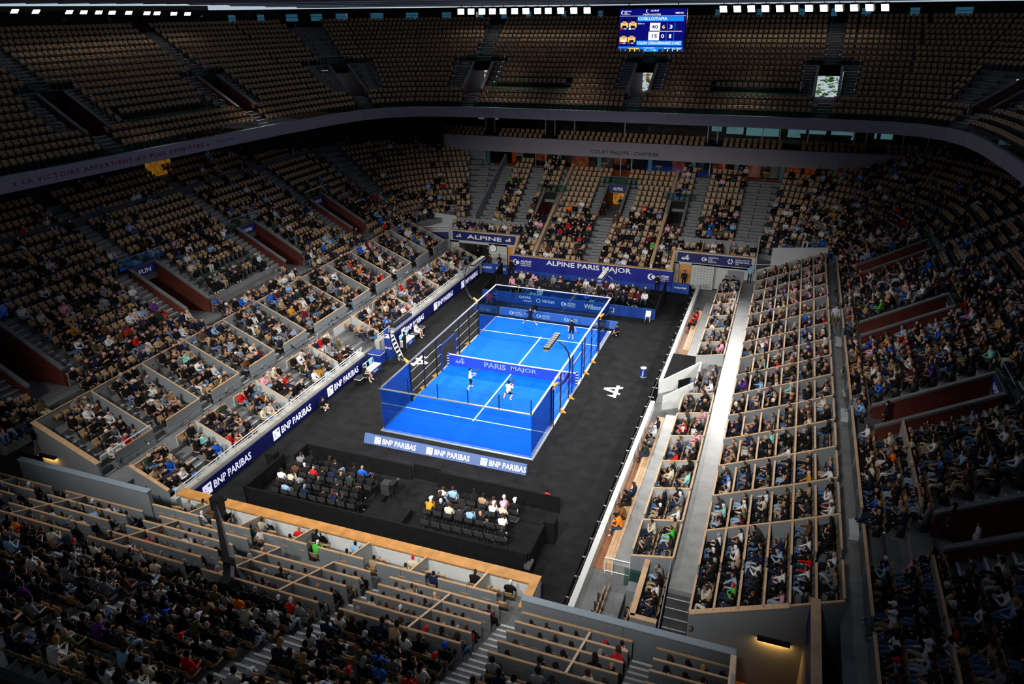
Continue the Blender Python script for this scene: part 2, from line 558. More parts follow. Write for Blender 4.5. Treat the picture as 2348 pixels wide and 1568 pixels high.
def vomitory(path, s, o0, o1, hw, zf, zslope, label, sign=None, wallm='corten', depth=4.0, open_end=False, lining=None, coping='concrete'):
    """sunken exit cut into a tier: two sloping side walls with copings, floor, lintel, tunnel"""
    p0, t, n, _ = path.at(s, o0)
    st = struct('vomitory', label, 'exit', (p0[0], p0[1], zf), math.atan2(-n[0], n[1]))
    # local frame: x along the tier, y outward
    L = o1 - o0
    z0 = zslope(o0) + .55 - zf; z1 = zslope(o1) + .55 - zf
    E = L + depth
    for sx in (-1, 1):
        x0, x1 = (hw, hw + .16) if sx > 0 else (-hw - .16, -hw)
        poly = [(x0, 0, -.2), (x0, 0, z0), (x0, L, z1), (x0, L + .15, z1), (x0, L + .15, 2.35), (x0, E, 2.35), (x0, E, -.2)]
        mk('side_wall', MB().prism(poly, (x1 - x0, 0, 0)), wallm, st)
        cp = MB().hexa([(x0 - .05, -.05, z0 - .03), (x1 + .05, -.05, z0 - .03), (x1 + .05, L + .1, z1), (x0 - .05, L + .1, z1),
                        (x0 - .05, -.05, z0 + .1), (x1 + .05, -.05, z0 + .1), (x1 + .05, L + .1, z1 + .13), (x0 - .05, L + .1, z1 + .13)])
        mk('coping', cp, coping, st)
    mk('passage_floor', MB().box(-hw, hw, -.3, E, -.15, 0), 'concrete', st)
    mk('lintel', MB().box(-hw - .16, hw + .16, L, L + .18, 2.3, z1 + .12), 'dark_wall' if open_end else 'concrete_dark', st)
    mk('passage_ceiling', MB().box(-hw, hw, L + .18, E, 2.3, 2.42), 'dark_wall', st)
    if not open_end:
        mk('passage_end', MB().box(-hw, hw, E, E + .1, 0, 2.4), lining or 'corten', st)
    if z1 - 2.3 > .2:
        bd = mk('sign_board', MB().box(-hw + .02, hw - .02, L - .05, L, max(1.9, z1 - .75), z1 + .02), 'navy' if sign else 'dark_wall', st)
        if sign:
            lettering(sign, bd, 'letter_white', (-.55, L - .06, max(1.9, z1 - .75) + .2), (1, 0, 0), (0, 0, 1), 1.1, .34)
    gl = mk('glass_balustrade', MB().box(-hw - .9, hw + .9, L + .06, L + .08, z1 + .12, z1 + .85), 'glass_rail', st)
    mk('top_rail', MB().tube([(-hw - .9, L + .07, z1 + .87), (hw + .9, L + .07, z1 + .87)], .025, 5), 'steel', gl)
    return st

# ------------------------------------------------------------------ upper tier
upper = struct('stand_upper', 'dark upper tier of empty seats above the grey balcony band', 'stand', (0, 31, 15))
uo = lambda k: UD * k
uz = lambda k: UZ + UH * k
UROWS = 18
UVOM = [23.2, 38.6, 52.2, 63.1, 80.9, 98.6, 110.1]
UA = [(s - .62, s + .62) for s in UVOM]
US0, US1 = 8.0, UP.L - 40.0
PODS = [(26.2, 35.5), (65.0, 73.6), (88.0, 97.0)]          # glazed camera pods replace rows 3 and 4 here
for k in range(UROWS):
    cuts = [(s - 1.2, s + 1.2) for s in UVOM] if 3 <= k <= 8 else []
    pods = PODS if k in (3, 4) else []
    make_row(upper, UP, k, uo(k), uz(k), UD + .02, uz(k) - UH - .06, split(US0, US1, cuts))
    sc = [(s - 2.35, s + 2.35) for s in UVOM] if 3 <= k <= 8 else UA
    row_seats(UP, split(US0, US1, sc + pods), uo(k) + .5, uz(k), 'upper tier', 0.0)
for i, s in enumerate(UVOM):
    where = ['above the red motto', 'beside the glazed left pod', 'at the rounded corner', 'left of a glazed pod', 'below the scoreboard', 'with trees outside', 'beside the white rail'][i]
    where = ['over the start of the red motto', 'over the end of the red motto', 'at the curved corner', 'nearest the round emblem', 'under the scoreboard', 'showing green trees outside', 'at the curve near the red tennis sign'][i]
    aisle(UP, s, 0, 2, uo, uz, 1.15, 'lower flight of concrete steps in upper tier ' + where)
    st = aisle(UP, s, 9, UROWS - 2, uo, uz, 1.15, 'long flight of concrete steps in upper tier ' + where)
    for sg in (-1, 1):
        s2 = aisle(UP, s + sg * 1.82, 3, 8, uo, uz, .95, 'flanking steps beside the upper exit ' + where)
        rail_posts(UP, s + sg * 2.3, range(3, 9), uo, uz, s2)
    rail_posts(UP, s - .6, range(9, UROWS - 1), uo, uz, st)
    rail_posts(UP, s + .6, range(9, UROWS - 1, 2), uo, uz, st)
    vomitory(UP, s, uo(3) - .25, uo(8) + .1, 1.02, uz(3) - .42, lambda o: UZ + UH / UD * o - .15, 'upper tier exit ' + where, None,
             'corten_red', depth=3.4, open_end=True)
# glazed pods
for a, b in PODS:
    p, t, n, _ = UP.at((a + b) / 2, uo(3))
    pod = struct('broadcast_pod', {26.2: 'glazed pod with counter in upper tier above the red motto', 65.0: 'glazed pod with counter in upper tier above the dark boxes', 88.0: 'glazed pod with counter in upper tier under the scoreboard corner'}[a], 'pod', (p[0], p[1], uz(3)))
    wpart('counter', sweep(UP, a, b, [(uo(3) - .05, uz(3)), (uo(3) + .25, uz(3)), (uo(3) + .25, uz(3) + .12), (uo(3) - .05, uz(3) + .12)]), 'nosing', pod)
    wpart('glass_front', sweep(UP, a, b, [(uo(3), uz(3) + .12), (uo(3) + .02, uz(3) + .12), (uo(3) + .02, uz(3) + .85), (uo(3), uz(3) + .85)]), 'glass_rail', pod)
    wpart('glass_back', sweep(UP, a, b, [(uo(5) - .1, uz(4)), (uo(5) - .08, uz(4)), (uo(5) - .08, uz(5) + .6), (uo(5) - .1, uz(5) + .6)]), 'glass_rail', pod)
    row_seats(UP, [(a + .3, b - .3)], uo(4) + .35, uz(4), 'upper tier', 0.0)
# balcony band, in panels
band = struct('balcony_band', 'long grey concrete balcony band with red motto under the upper tier', 'balcony', (0, 30.7, 13.95))
edges = np.arange(4.0, UP.L - 6, 6.2)
for a, b in zip(edges[:-1], edges[1:]):
    wpart('band_panel', sweep(UP, a + .008, b - .008, [(-.2, 13.95), (.15, 13.95), (.15, 15.0), (-.2, 15.0)]), 'fascia', band)
    g = wpart('glass_balustrade', sweep(UP, a, b, [(-.03, 15.0), (-.01, 15.0), (-.01, 15.55), (-.03, 15.55)]), 'glass_rail', band)
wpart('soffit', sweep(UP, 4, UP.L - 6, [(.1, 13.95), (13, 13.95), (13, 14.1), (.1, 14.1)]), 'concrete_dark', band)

def path_letters(txt, parent, m, path, s0, s1, z0, z1, off):
    vs, fs, lo, hi = text_mesh(txt, True, 1.35)
    out = []
    for x, y in vs[:, :2]:
        q = path.at(s0 + (x - lo[0]) / (hi[0] - lo[0]) * (s1 - s0), off)[0]
        out.append((q[0], q[1], z0 + (y - lo[1]) / (hi[1] - lo[1]) * (z1 - z0)))
    wpart('lettering', MB().add(out, fs), m, parent)
path_letters('« LA VICTOIRE APPARTIENT AU PLUS OPINIÂTRE »', band, 'letter_red', UP, 14.6, 31.4, 14.28, 14.7, -.215)
path_letters('ROLAND GARROS', band, 'letter_dark', UP, 32.2, 34.3, 14.42, 14.58, -.215)

# back wall of the upper tier with slit windows
rear = struct('wall_rear', 'black rear wall with small slit windows above the top row', 'wall', (0, 45.3, 22.7))
WO = uo(UROWS) + .15
wins = [12.5, 17, 22.5, 27.1, 31.55, 35.7, 38.7, 41.75, 45.1, 48.0, 49.95, 51.8, 52.95, 54.15, 55.7, 57.25, 59.25, 61.3, 63.55, 65.85, 69.9, 74.05, 86.75, 91.0, 95.15, 98.05, 100.65, 103.4, 105.3]
WZ0, WZ1, WTOP = 23.45, 24.2, 24.72
wpart('wall_lower', sweep(UP, US0, US1, [(WO, 22.0), (WO + .2, 22.0), (WO + .2, WZ0), (WO, WZ0)]), 'dark_wall', rear)
wpart('wall_upper', sweep(UP, US0, US1, [(WO, WZ1), (WO + .2, WZ1), (WO + .2, WTOP), (WO, WTOP)]), 'dark_wall', rear)
for a, b in split(US0, US1, [(s - .28, s + .28) for s in wins]):
    wpart('wall_pier', sweep(UP, a, b, [(WO, WZ0), (WO + .2, WZ0), (WO + .2, WZ1), (WO, WZ1)]), 'dark_wall', rear)
for i, s in enumerate(wins):
    p, t, n, _ = UP.at(s, WO + .1)
    wn = struct('window_%d' % (i + 1), 'small slit window in the black rear wall', 'window', (p[0], p[1], WZ0), math.atan2(-n[0], n[1]))
    hw = .28 * UP.at(s, WO)[3]
    mk('pane', MB().box(-hw, hw, 0, .02, 0, WZ1 - WZ0), 'glass_window', wn)
    mk('glazing_bar', MB().box(-hw, hw, -.02, .04, (WZ1 - WZ0) * .55, (WZ1 - WZ0) * .6), 'dark_wall', wn)

# roof wings: long fabric-clad beams right across, daylight between them
for i in range(15):
    y = 47.5 - i * 6.6
    rf = struct('ceiling_wing', 'pale fabric roof wing spanning the arena', 'roof', (0, y, 24.92 + min(.12 * i, .5)))
    h = .55
    mk('wing_skin', MB().prism([(-47, -3.27, .25), (-47, -1.6, 0), (-47, 1.6, 0), (-47, 3.27, .25), (-47, 1.8, h), (-47, -1.8, h)], (94, 0, 0)), 'roof_fabric', rf)
    for yy in (-1.6, 1.6):
        mk('wing_edge', MB().box(-47, 47, yy - .06, yy + .06, -.06, .02), 'roof_fabric', rf)

# floodlight fixtures along the rim
ORD = ['nearest', 'second', 'third', 'fourth', 'fifth', 'sixth', 'seventh', 'eighth', 'ninth', 'tenth', 'eleventh', 'twelfth', 'last']
def flood(x, y, z, aim, label, group):
    t = thing('floodlight', label, 'floodlight', (x, y, z), 0, group)
    d = Vector(aim) - Vector((x, y, z))
    rot = d.to_track_quat('-Y', 'Z').to_euler()
    a = link('housing', FLB, None, t); a.rotation_euler = rot
    b = link('lens', FLL, None, a)
    c = link('bracket', FLK, None, t)
    return t
FLB = MB().box(-.42, .42, 0, .3, -.4, .4).mesh('housing'); FLB.materials.append(MATS['black_metal'])
FLL = MB().box(-.36, .36, -.02, 0, -.33, .33).mesh('lens'); FLL.materials.append(MATS['lamp_white'])
FLK = MB().box(-.03, .03, .1, .16, .2, .72).mesh('bracket'); FLK.materials.append(MATS['black_metal'])
for px_, py_ in ((1056, 28), (1081, 27), (1107, 26), (1132, 25), (1157, 25), (1184, 24), (1210, 23), (1237, 23), (1261, 23), (1289, 22), (1318, 22), (1347, 21)):
    X = -21.2 + (px_ - 1056) * (15.2 / 291)
    flood(X, 41.2, 24.25, (0, 0, 0), 'square floodlight, %s from the scoreboard toward the round emblem side' % ORD[int(round((1347 - px_) / 26.4))], 'floodlights beside scoreboard, emblem side')
for i in range(12):
    flood(8.6 + i * 1.39, 41.2, 24.25, (0, 0, 0), 'square floodlight, %s from the scoreboard toward the tennis sign side' % ORD[i], 'floodlights beside scoreboard, tennis sign side')
for i, y in enumerate((17.2, 15.4, 13.3, 12.1, 10.0, 8.2, 6.8, 5.3, 3.9, 0.9, -0.9)):
    t_ = flood(-39.5, y, 24.75 - .02 * y, (0, 0, 0), 'slot floodlight above the motto side tier, %s from the curved corner' % ORD[i], 'floodlights over the motto side')
    t_.scale = (.8, .8, .45)
# outer shell of the building behind the tiers and the camera
for nm, b in (('left', (-48.2, -48, -50, 30, -.13, 25.2)), ('right', (48, 48.2, -50, 30, -.13, 25.2)), ('near', (-48, 48, -50.2, -50, -.13, 25.6))):
    tag(mk('wall_outer_' + nm, MB().box(*b), 'dark_wall'), 'dark outer wall of the arena behind the tiers', 'wall', kind='structure')
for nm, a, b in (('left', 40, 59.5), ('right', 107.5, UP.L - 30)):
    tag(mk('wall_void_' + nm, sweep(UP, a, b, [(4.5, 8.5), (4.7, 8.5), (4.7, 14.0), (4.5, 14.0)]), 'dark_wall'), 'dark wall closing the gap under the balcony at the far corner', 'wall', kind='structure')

# ------------------------------------------------------------------ lower bank (wraps round left, far and right)
bank = struct('stand_lower', 'lower bank of beige seats wrapping round the arena below the balcony', 'stand', (0, 27, 4.1))
lo_ = lambda k: LD * k
lz_ = lambda k: LZ + LH * k
LROWS = 18
RIGHT0 = LOW.L - 54.0                      # s of (22.1, 20)
sR = lambda y: RIGHT0 + (20 - y)
LV = [(4.5, 1.8, 6.1, None), (16.7, 1.8, 6.1, 'FUN'), (28.0, 1.8, 6.1, 'Le Parisien'), (38.5, 1.8, 6.1, 'PREMIER PADEL')]
RV = [(sR(16.2), 1.4, 5.8, None), (sR(4.1), .9, 5.6, None), (sR(-7.9), .9, 5.9, 'RADIO'), (sR(-18.2), 2.4, 7.2, None)]
FV = [(60.75, .2, 3.2, None), (74.3, .2, 3.2, None)]
FARX = (61.45, 73.6)
def clip_cut(o):
    ss = [s for s in np.arange(44, 94, .1) if LOW.at(s, o + LD)[0][1] > 35.15]
    return [(ss[0], ss[-1])] if ss else []
def vcuts(k, grow=0.0):
    out = []
    for s, o0, o1, _ in FV:
        if o0 - .45 <= lo_(k) <= o1 - .1:
            out.append((s - .95, s + .95))
    for s, o0, o1, _ in LV + RV:
        if o0 - .45 <= lo_(k) <= o1 - .1:
            out.append((s - 1.22 - grow, s + 1.22 + grow))
        elif grow and lo_(k) < o0:
            out.append((s - 1.0, s + 1.0))
    return out
LA_UP = [(4.3, 8), (16.5, 8), (27.2, 8), (37.2, 8), (45.5, 5)]                            # aisles above the exits
RA_UP = [(sR(16.2), 8), (sR(4.1), 8), (sR(-7.9), 8), (sR(-18.2), 9), (sR(-27.5), 1), (sR(10.2), 1)]
FA = [(58.4, -2), (76.0, -2), (81.0, -2), (82.2, -2), (53.3, -2), (54.8, -2)]
ACUT = [(s - .6, s + .6, k) for s, k in LA_UP + RA_UP + FA]
def bank_occ(s, o):
    if s < 44:
        return float(np.clip(.78 - .055 * o - .004 * s, .08, .9)) if o < 10.5 else .1
    if s > RIGHT0 - 4:
        return .93 if o < 6 else (.8 if s > RIGHT0 + 14 else .25) if o < 9 else .12
    if s < 53: return .45 if o < 4 else .1
    if s > 83: return .6 if o < 4 else .3
    return .7 if o < 2 else .5 if o < 4.5 else .2
def bank_section(s, o):
    return 'left bank' if s < 46 else 'right bank' if s > RIGHT0 - 6 else 'far bank'
for k in range(-2, LROWS):
    o, z = lo_(k), lz_(k)
    a, b = (50.5, 86.5) if k < 0 else (0, LOW.L)
    cuts = clip_cut(o) + [FARX]
    make_row(bank, LOW, k, o, z, LD + .02, z - LH - .06, split(a, b, cuts + vcuts(k)))
    sc = cuts + ([(18.9, 25.9)] if k in (1, 2, 4) else []) + vcuts(k, 1.15) + [(s0, s1) for s0, s1, kk in ACUT if k >= kk]
    for pa, pb in split(a, b, sc):
        mid = (pa + pb) / 2
        row_seats(LOW, [(pa, pb)], o + .5, z, bank_section(mid, o), bank_occ)
for s, k in LA_UP + RA_UP + FA:
    sec = bank_section(s, 0)
    kmax = 15 if sec != 'far bank' else 8
    st = aisle(LOW, s, k, kmax, lo_, lz_, 1.1, 'flight of grey steps with pale nosings in the %s at %s' % (sec, 'its %s' % ('upper rows' if k > 2 else 'lower rows')))
names = ['by the tunnel corner', 'with the FUN sign', 'with the newspaper sign', 'next to the curved corner']
for i, (s, o0, o1, sg) in enumerate(LV):
    vomitory(LOW, s, o0, o1, 1.06, LZ + .5, lambda o: LZ + LH / LD * o, 'sunken exit with rust red walls in the left bank ' + names[i], sg, 'corten', depth=1.6, lining='corten')
    for sgn in (-1, 1):
        aisle(LOW, s + sgn * 1.75, 2, 7, lo_, lz_, .95, 'steps beside the rust red exit ' + names[i])
names = ['closest to the far right corner', 'beside the wet walkway', 'with two people standing in front', 'with people climbing out']
for i, (s, o0, o1, sg) in enumerate(RV):
    vomitory(LOW, s, o0, o1, 1.06, LZ + .15 + .5 * o0 * .56, lambda o: LZ + LH / LD * o, 'sunken exit with rust red walls in the right bank ' + names[i], sg, 'corten', depth=1.6, lining='corten')
    for sgn in (-1, 1):
        aisle(LOW, s + sgn * 1.75, 2, 7, lo_, lz_, .95, 'steps beside the right bank exit ' + names[i])
for i, (s, o0, o1, sg) in enumerate(FV):
    vomitory(LOW, s, o0, o1, .78, LZ - .35, lambda o: LZ + LH / LD * o, 'narrow exit in the far bank beside the pale wall ' + ('near the clock' if i == 0 else 'above the press backdrop'), None, 'corten', depth=1.6, lining='dark_room')
# glazed bench platform between two exits of the left bank
gp = struct('bench_platform', 'glass fronted bench platform between the two signed exits of the left bank', 'platform', (-21.5, -1.8, lz_(1)))
wpart('bench', sweep(LOW, 19.6, 25.0, [(1.0, lz_(1)), (1.4, lz_(1)), (1.4, lz_(1) + .4), (1.0, lz_(1) + .4)]), 'concrete_dark', gp)
wpart('glass_back', sweep(LOW, 19.2, 25.4, [(3.25, lz_(4)), (3.27, lz_(4)), (3.27, lz_(4) + .85), (3.25, lz_(4) + .85)]), 'glass_rail', gp)
wpart('front_parapet', sweep(LOW, 18.9, 25.9, [(.72, lz_(0)), (.8, lz_(0)), (.8, lz_(1) + .25), (.72, lz_(1) + .25)]), 'panel_grey', gp)
# wall under the balcony with lit openings
bw = struct('wall_under_balcony', 'dark wall with a few lit openings under the balcony band', 'wall', (-33.6, 0, 11))
WOF = LD * LROWS + .1
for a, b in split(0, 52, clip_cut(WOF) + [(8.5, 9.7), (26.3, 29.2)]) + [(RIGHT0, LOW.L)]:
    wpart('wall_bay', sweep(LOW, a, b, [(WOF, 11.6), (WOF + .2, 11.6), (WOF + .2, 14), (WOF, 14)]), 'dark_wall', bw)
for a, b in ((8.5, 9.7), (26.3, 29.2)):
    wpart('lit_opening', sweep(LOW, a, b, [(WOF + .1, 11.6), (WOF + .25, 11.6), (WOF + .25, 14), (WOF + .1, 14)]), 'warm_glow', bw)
wpart('parapet', sweep(LOW, 0, 46.5, [(LD * 14.2, lz_(13)), (LD * 14.2 + .12, lz_(13)), (LD * 14.2 + .12, lz_(14) + .75), (LD * 14.2, lz_(14) + .75)]), 'concrete_dark', bw)

# ------------------------------------------------------------------ arena floor
floor = tag(mk('floor', MB().box(-11, 11, -21.6, 23.6, -.12, 0), 'carpet'), 'black carpet covering the arena floor round the blue court', 'floor', kind='structure')
under = tag(mk('floor_concourse', MB().box(-52, 52, -52, 66, -.3, -.13), 'concrete_dark'), 'grey concrete ground under the stands', 'floor', kind='structure')

# ------------------------------------------------------------------ left stand: front rows and boxes
left = struct('stand_left', 'left stand of front rows and grey walled boxes', 'stand', (-15, 0, 0))
FL = Path([(-11.15, -21.6), (-11.15, 20.6)])
fz = lambda k: .78 + .42 * k
FP = [-21.5, -16.6, -11.1, -5.2, 0.6, 6.2, 11.6, 16.4, 20.5]
for k in range(3):
    make_row(left, FL, k, .8 * k, fz(k), .82, 0, [(0, FL.L)])
    cuts = [(y + 21.6 - .1, y + 21.6 + .1) for y in FP] + [(y + 21.6 + 2.5, y + 21.6 + 3.3) for y in FP[:-1]]
    row_seats(FL, split(0, FL.L, cuts + ([(19.2, 21.5)] if k == 0 else [(20.0, 21.0)])), .8 * k + .52, fz(k), 'left front rows', .93)
for i, y in enumerate(FP):
    partition(left, (-11.25, y), (-13.6, y), .6, 1.62, 1.6, 2.66, m='panel_pale' if 0 < i < 8 else 'panel_grey', cap='oak', cw=.07 if 0 < i < 8 else .2)
    if i < 8:
        st = aisle(FL, y + 21.6 + 2.9, 0, 1, lambda k: .8 * k, fz, .75, 'short grey steps through the left front rows')
        for a, b in ((y + .1, y + 2.5), (y + 3.3, FP[i + 1] - .1)):
            partition(left, (-13.62, a), (-13.62, b), 1.55, 2.5, m='panel_pale')
wpart('walkway', MB().box(-15.05, -13.56, -22.2, 21.4, 0, 1.88), 'concrete', left)
wpart('front_lip', MB().box(-11.2, -10.78, -21.6, -2.4, 0, 1.22), 'concrete_pale', left)
wpart('front_lip', MB().box(-11.2, -10.78, -.2, 20.6, 0, 1.22), 'concrete_pale', left)
BX = Path([(-15.05, -22.2), (-15.05, 21.3)])
bz = lambda k: 1.95 + .42 * k
BP = [-22.15, -18.4, -14.6, -10.9, -7.15, -3.35, 2.15, 5.96, 9.75, 13.6, 17.35, 21.2]
for k in range(5):
    make_row(left, BX, k, .82 * k, bz(k), .84, .5, [(0, BX.L)])
    cuts = [(y + 22.2 - .12, y + 22.2 + .12) for y in BP] + [(y + 22.2 + .1, y + 22.2 + 1.05) for y in BP[:-1]]
    row_seats(BX, split(0, BX.L, cuts), .82 * k + .5, bz(k), 'left boxes', .8)
for i, y in enumerate(BP):
    end = i in (0, len(BP) - 1)
    partition(left, (-15.05, y), (-19.15, y), .3 if end else 1.8, 2.85, .3 if end else 3.3, 4.62, cap='oak', cw=.3 if i == 0 else .07, t=.14 if end else .06)
    if i < len(BP) - 1:
        y1 = BP[i + 1]
        p = partition(left, (-15.05, y + 1.05), (-15.05, y1), 2.25, 2.85)
        partition(left, (-15.0, y + 1.05), (-15.0, y1), 1.85, 2.21, cap=None, name='plinth_panel')
        partition(left, (-19.15, y + .06), (-19.15, y1 - .06), 3.3, 4.62)
        aisle(BX, y + 22.2 + .58, 0, 3, lambda k: .82 * k, bz, .8, 'narrow steps inside a left stand box')
# white rail along the front
rail = struct('guard_rail', 'white double guard rail along the front of the left stand', 'railing', (-11.0, 0, 1.22))
for a, b in ((-21.4, -2.6), (-.1, 20.3)):
    for z, x in ((1.72, -10.86), (1.5, -10.92)):
        wpart('rail_bar', MB().tube([(x, a, z), (x, b, z)], .03, 6), 'white_rail', rail)
    n = int((b - a) / 1.45)
    for i in range(n + 1):
        y = a + (b - a) * i / n
        wpart('rail_post', MB().bar((-11.0, y, 1.2), (-10.86, y, 1.74), .05, .05), 'white_rail', rail)
r2 = struct('guard_rail', 'white guard rail on top of the end box of the left stand', 'railing', (-15.1, -20.5, 2.9))
wpart('rail_bar', MB().tube([(-15.0, -22, 3.2), (-15.0, -18.5, 3.2)], .03, 6), 'white_rail', r2)
for y in (-22, -20.8, -19.6, -18.5):
    wpart('rail_post', MB().tube([(-15.0, y, 2.86), (-15.0, y, 3.2)], .02, 5), 'white_rail', r2)
# led boards
led = thing('led_board', 'long dark blue LED board with white bank lettering along the left wall', 'advertising board', (-10.7, 0, 0))
def bank_logo(parent, o, r, u, s, m='led_white', d='led_navy'):
    o = np.array(o, float)
    e = flat(SQUARE, parent, m, o, r, u, s, name='logo_square')
    nn = np.cross(np.array(r, float), np.array(u, float)); nn /= np.linalg.norm(nn)
    tag(flat(STARS, e, d, o + nn * .004, r, u, s, name='logo_stars'), kind='stuff')
for a, b in ((-21.0, -2.5), (.6, 19.8)):
    wpart('board_face', MB().box(-10.74, -10.66, a, b, .04, 1.02), 'led_navy', led)
for y in (-19.9, -13.72, -7.68, 3.1, 9.16, 15.16):
    ln = 4.1
    bank_logo(led, (.055, y, .18), (0, 1, 0), (0, 0, 1), .68)
    lettering('BNP PARIBAS', led, 'led_white', (.055, y + .85, .26), (0, 1, 0), (0, 0, 1), ln - .9, .5)

# ------------------------------------------------------------------ right stand
right = struct('stand_right', 'right stand of small wood capped boxes either side of pale walkways', 'stand', (16, 0, 0))
wpart('front_wall', MB().box(10.72, 11.0, -22.6, -2.6, 0, 1.15), 'white_wall', right)
wpart('front_wall', MB().box(10.72, 11.0, .4, 21.0, 0, 1.15), 'white_wall', right)
wpart('black_board', MB().box(10.36, 10.4, -21.5, 21.0, 0, .75), 'black_cloth', right)
wpart('cable', MB().tube([(10.55 + .03 * math.sin(y * 3), y, .78 + .02 * math.sin(y * 5)) for y in np.arange(-21.5, 20.5, .7)], .035, 5), 'black_metal', right)
for i in range(30):
    wpart('bracket', MB().box(10.38, 10.72, -21 + i * 1.4, -20.95 + i * 1.4, .7, .76), 'steel', right)
wpart('wood_deck', MB().box(11.0, 11.5, -18.6, -4.4, 0, .62), 'deck_wood', right)
for y0, y1 in ((-18.6, -4.4), (6.2, 14.5)):
    n = 3
    for j in range(n):
        wpart('bench_plank', MB().box(11.5 + j * .155, 11.5 + j * .155 + .145, y0, y1, .6, 1.08), 'oak', right)
wpart('wood_deck', MB().box(11.0, 11.5, 6.2, 14.5, 0, .62), 'deck_wood', right)
wpart('lower_walkway', MB().box(10.9, 12.8, -23.4, 21.2, -.1, .6), 'concrete', right)
wpart('lower_walkway', MB().box(11.97, 12.8, -18.6, -4.0, .5, 1.08), 'walkway_floor', right)
wpart('lower_walkway', MB().box(11.97, 12.8, 4.4, 16.5, .5, 1.08), 'walkway_floor', right)
for j in range(4):
    wpart('stair_step', MB().box(12.0, 12.8, -4.0 + .28 * j, -3.7 + .28 * j, .5, 1.08 - .14 * (j + 1)), 'concrete_pale', right)
RLP = [-18.9, -16.2, -13.48, -10.85, -8.15, -5.4, -2.8, 3.2, 5.6, 8.2, 10.9, 13.6, 16.3, 19.2]
RL = Path([(12.8, 19.3), (12.8, -19.0)])
rlz = lambda k: 1.2 + .36 * k
for k in range(2):
    make_row(right, RL, k, .92 * k, rlz(k), .94, 0, [(0, RL.L)])
    cuts = [(19.3 - y - .1, 19.3 - y + .1) for y in RLP] + [(16.2, 18.4)]
    row_seats(RL, split(0, RL.L, cuts), .92 * k + .6, rlz(k), 'right front boxes', .88, .6)
for i, y in enumerate(RLP):
    partition(right, (12.8, y), (14.66, y), .6, 2.08, 1.4, 2.46, m='panel_pale' if abs(y) < 16 else 'panel_grey')
    if i < len(RLP) - 1 and not y == -2.8:
        y1 = RLP[i + 1]
        partition(right, (12.8, y + .45), (12.8, y1 - .05), 1.0, 2.08)
        partition(right, (14.66, y + .05), (14.66, y1 - .25), 1.5, 2.46)
wpart('upper_walkway', MB().box(14.7, 15.78, -20.2, 21.2, 0, 1.9), 'walkway_floor', right)
st = struct('aisle_stair', 'dark steps leading down from the pale walkway at the right stand corner', 'stairs', (15.2, -20.2, 0))
for j in range(7):
    mk('step', MB().box(-.5, .5, -.32 * (j + 1), -.32 * j, -.1, 1.9 - .25 * (j + 1)), 'concrete_dark', st)
    mk('step_edge', MB().box(-.5, .5, -.32 * (j + 1), -.32 * (j + 1) + .05, 1.9 - .25 * (j + 1), 1.9 - .25 * (j + 1) + .005), 'nosing', st)
for x in (14.62, 15.78):
    wpart('stair_glass', hexa_line((x, -19.2), (x, -22.4), .04, 1.0, 2.6, -.1, 1.1), 'slab_blue', right)
RU = Path([(15.8, 21.2), (15.8, -22.3)])
ruz = lambda k: 1.95 + .4 * k
RUP = [-22.3, -17.0, -14.2, -11.45, -8.72, -5.98, -3.25, -.5, 2.2, 4.92, 7.62, 10.3, 13.0, 15.75, 18.5, 21.15]
for k in range(6):
    make_row(right, RU, k, .88 * k, ruz(k), .9, .3, [(0, RU.L)])
    cuts = [(21.2 - y - .12, 21.2 - y + .12) for y in RUP]
    row_seats(RU, split(0, RU.L, cuts), .88 * k + .58, ruz(k), 'right boxes', .82, .6)
for i, y in enumerate(RUP):
    partition(right, (15.8, y), (19.33, y), 0 if i == 0 else 1.5, 2.82, 0 if i == 0 else 2.6, 4.3, t=.14 if i == 0 else .06, cw=.26 if i == 0 else .08)
    partition(right, (19.33, y), (21.1, y), 0 if i == 0 else 2.8, 4.3, 0 if i == 0 else 3.6, 5.1, t=.14 if i == 0 else .06)
    if i < len(RUP) - 1:
        y1 = RUP[i + 1]
        for k in range(7):
            g = .75 if y1 - y > 4 else .0
            e = .06 if k == 4 else .5
            parts_ = [(y + .05, y1 - e)] if not g else [(y + .05, y + 2.2), (y + 2.9, y1 - .05)]
            for a, b in parts_:
                partition(right, (15.8 + .88 * k, a), (15.8 + .88 * k, b), 1.5 + .4 * k, 2.82 + .39 * k, m='panel_grey')
wpart('aisle_floor', MB().box(21.1, 22.1, -30, 21.2, 0, 4.05), 'walkway_floor', right)
for a, b in ((21, 9.4), (8.2, 4.6), (3.2, -5.9), (-6.6, -16.0), (-17.2, -22.6), (-23.4, -31)):
    partition(right, (22.02, b), (22.02, a), 3.9, 4.95, t=.12, cw=.12)
for y in (9.0, 4.0, -6.3, -16.6):
    wpart('step_block', MB().box(21.6, 21.98, y - .55, y + .55, 4.05, 4.3), 'nosing', right)
# short wall in the right bank, in front of the last exit
for a, b in ((-9.4, -16.7), (-19.8, -31)):
    partition(right, (24.05, b), (24.05, a), 5.0, 6.0, t=.08, cw=.1)
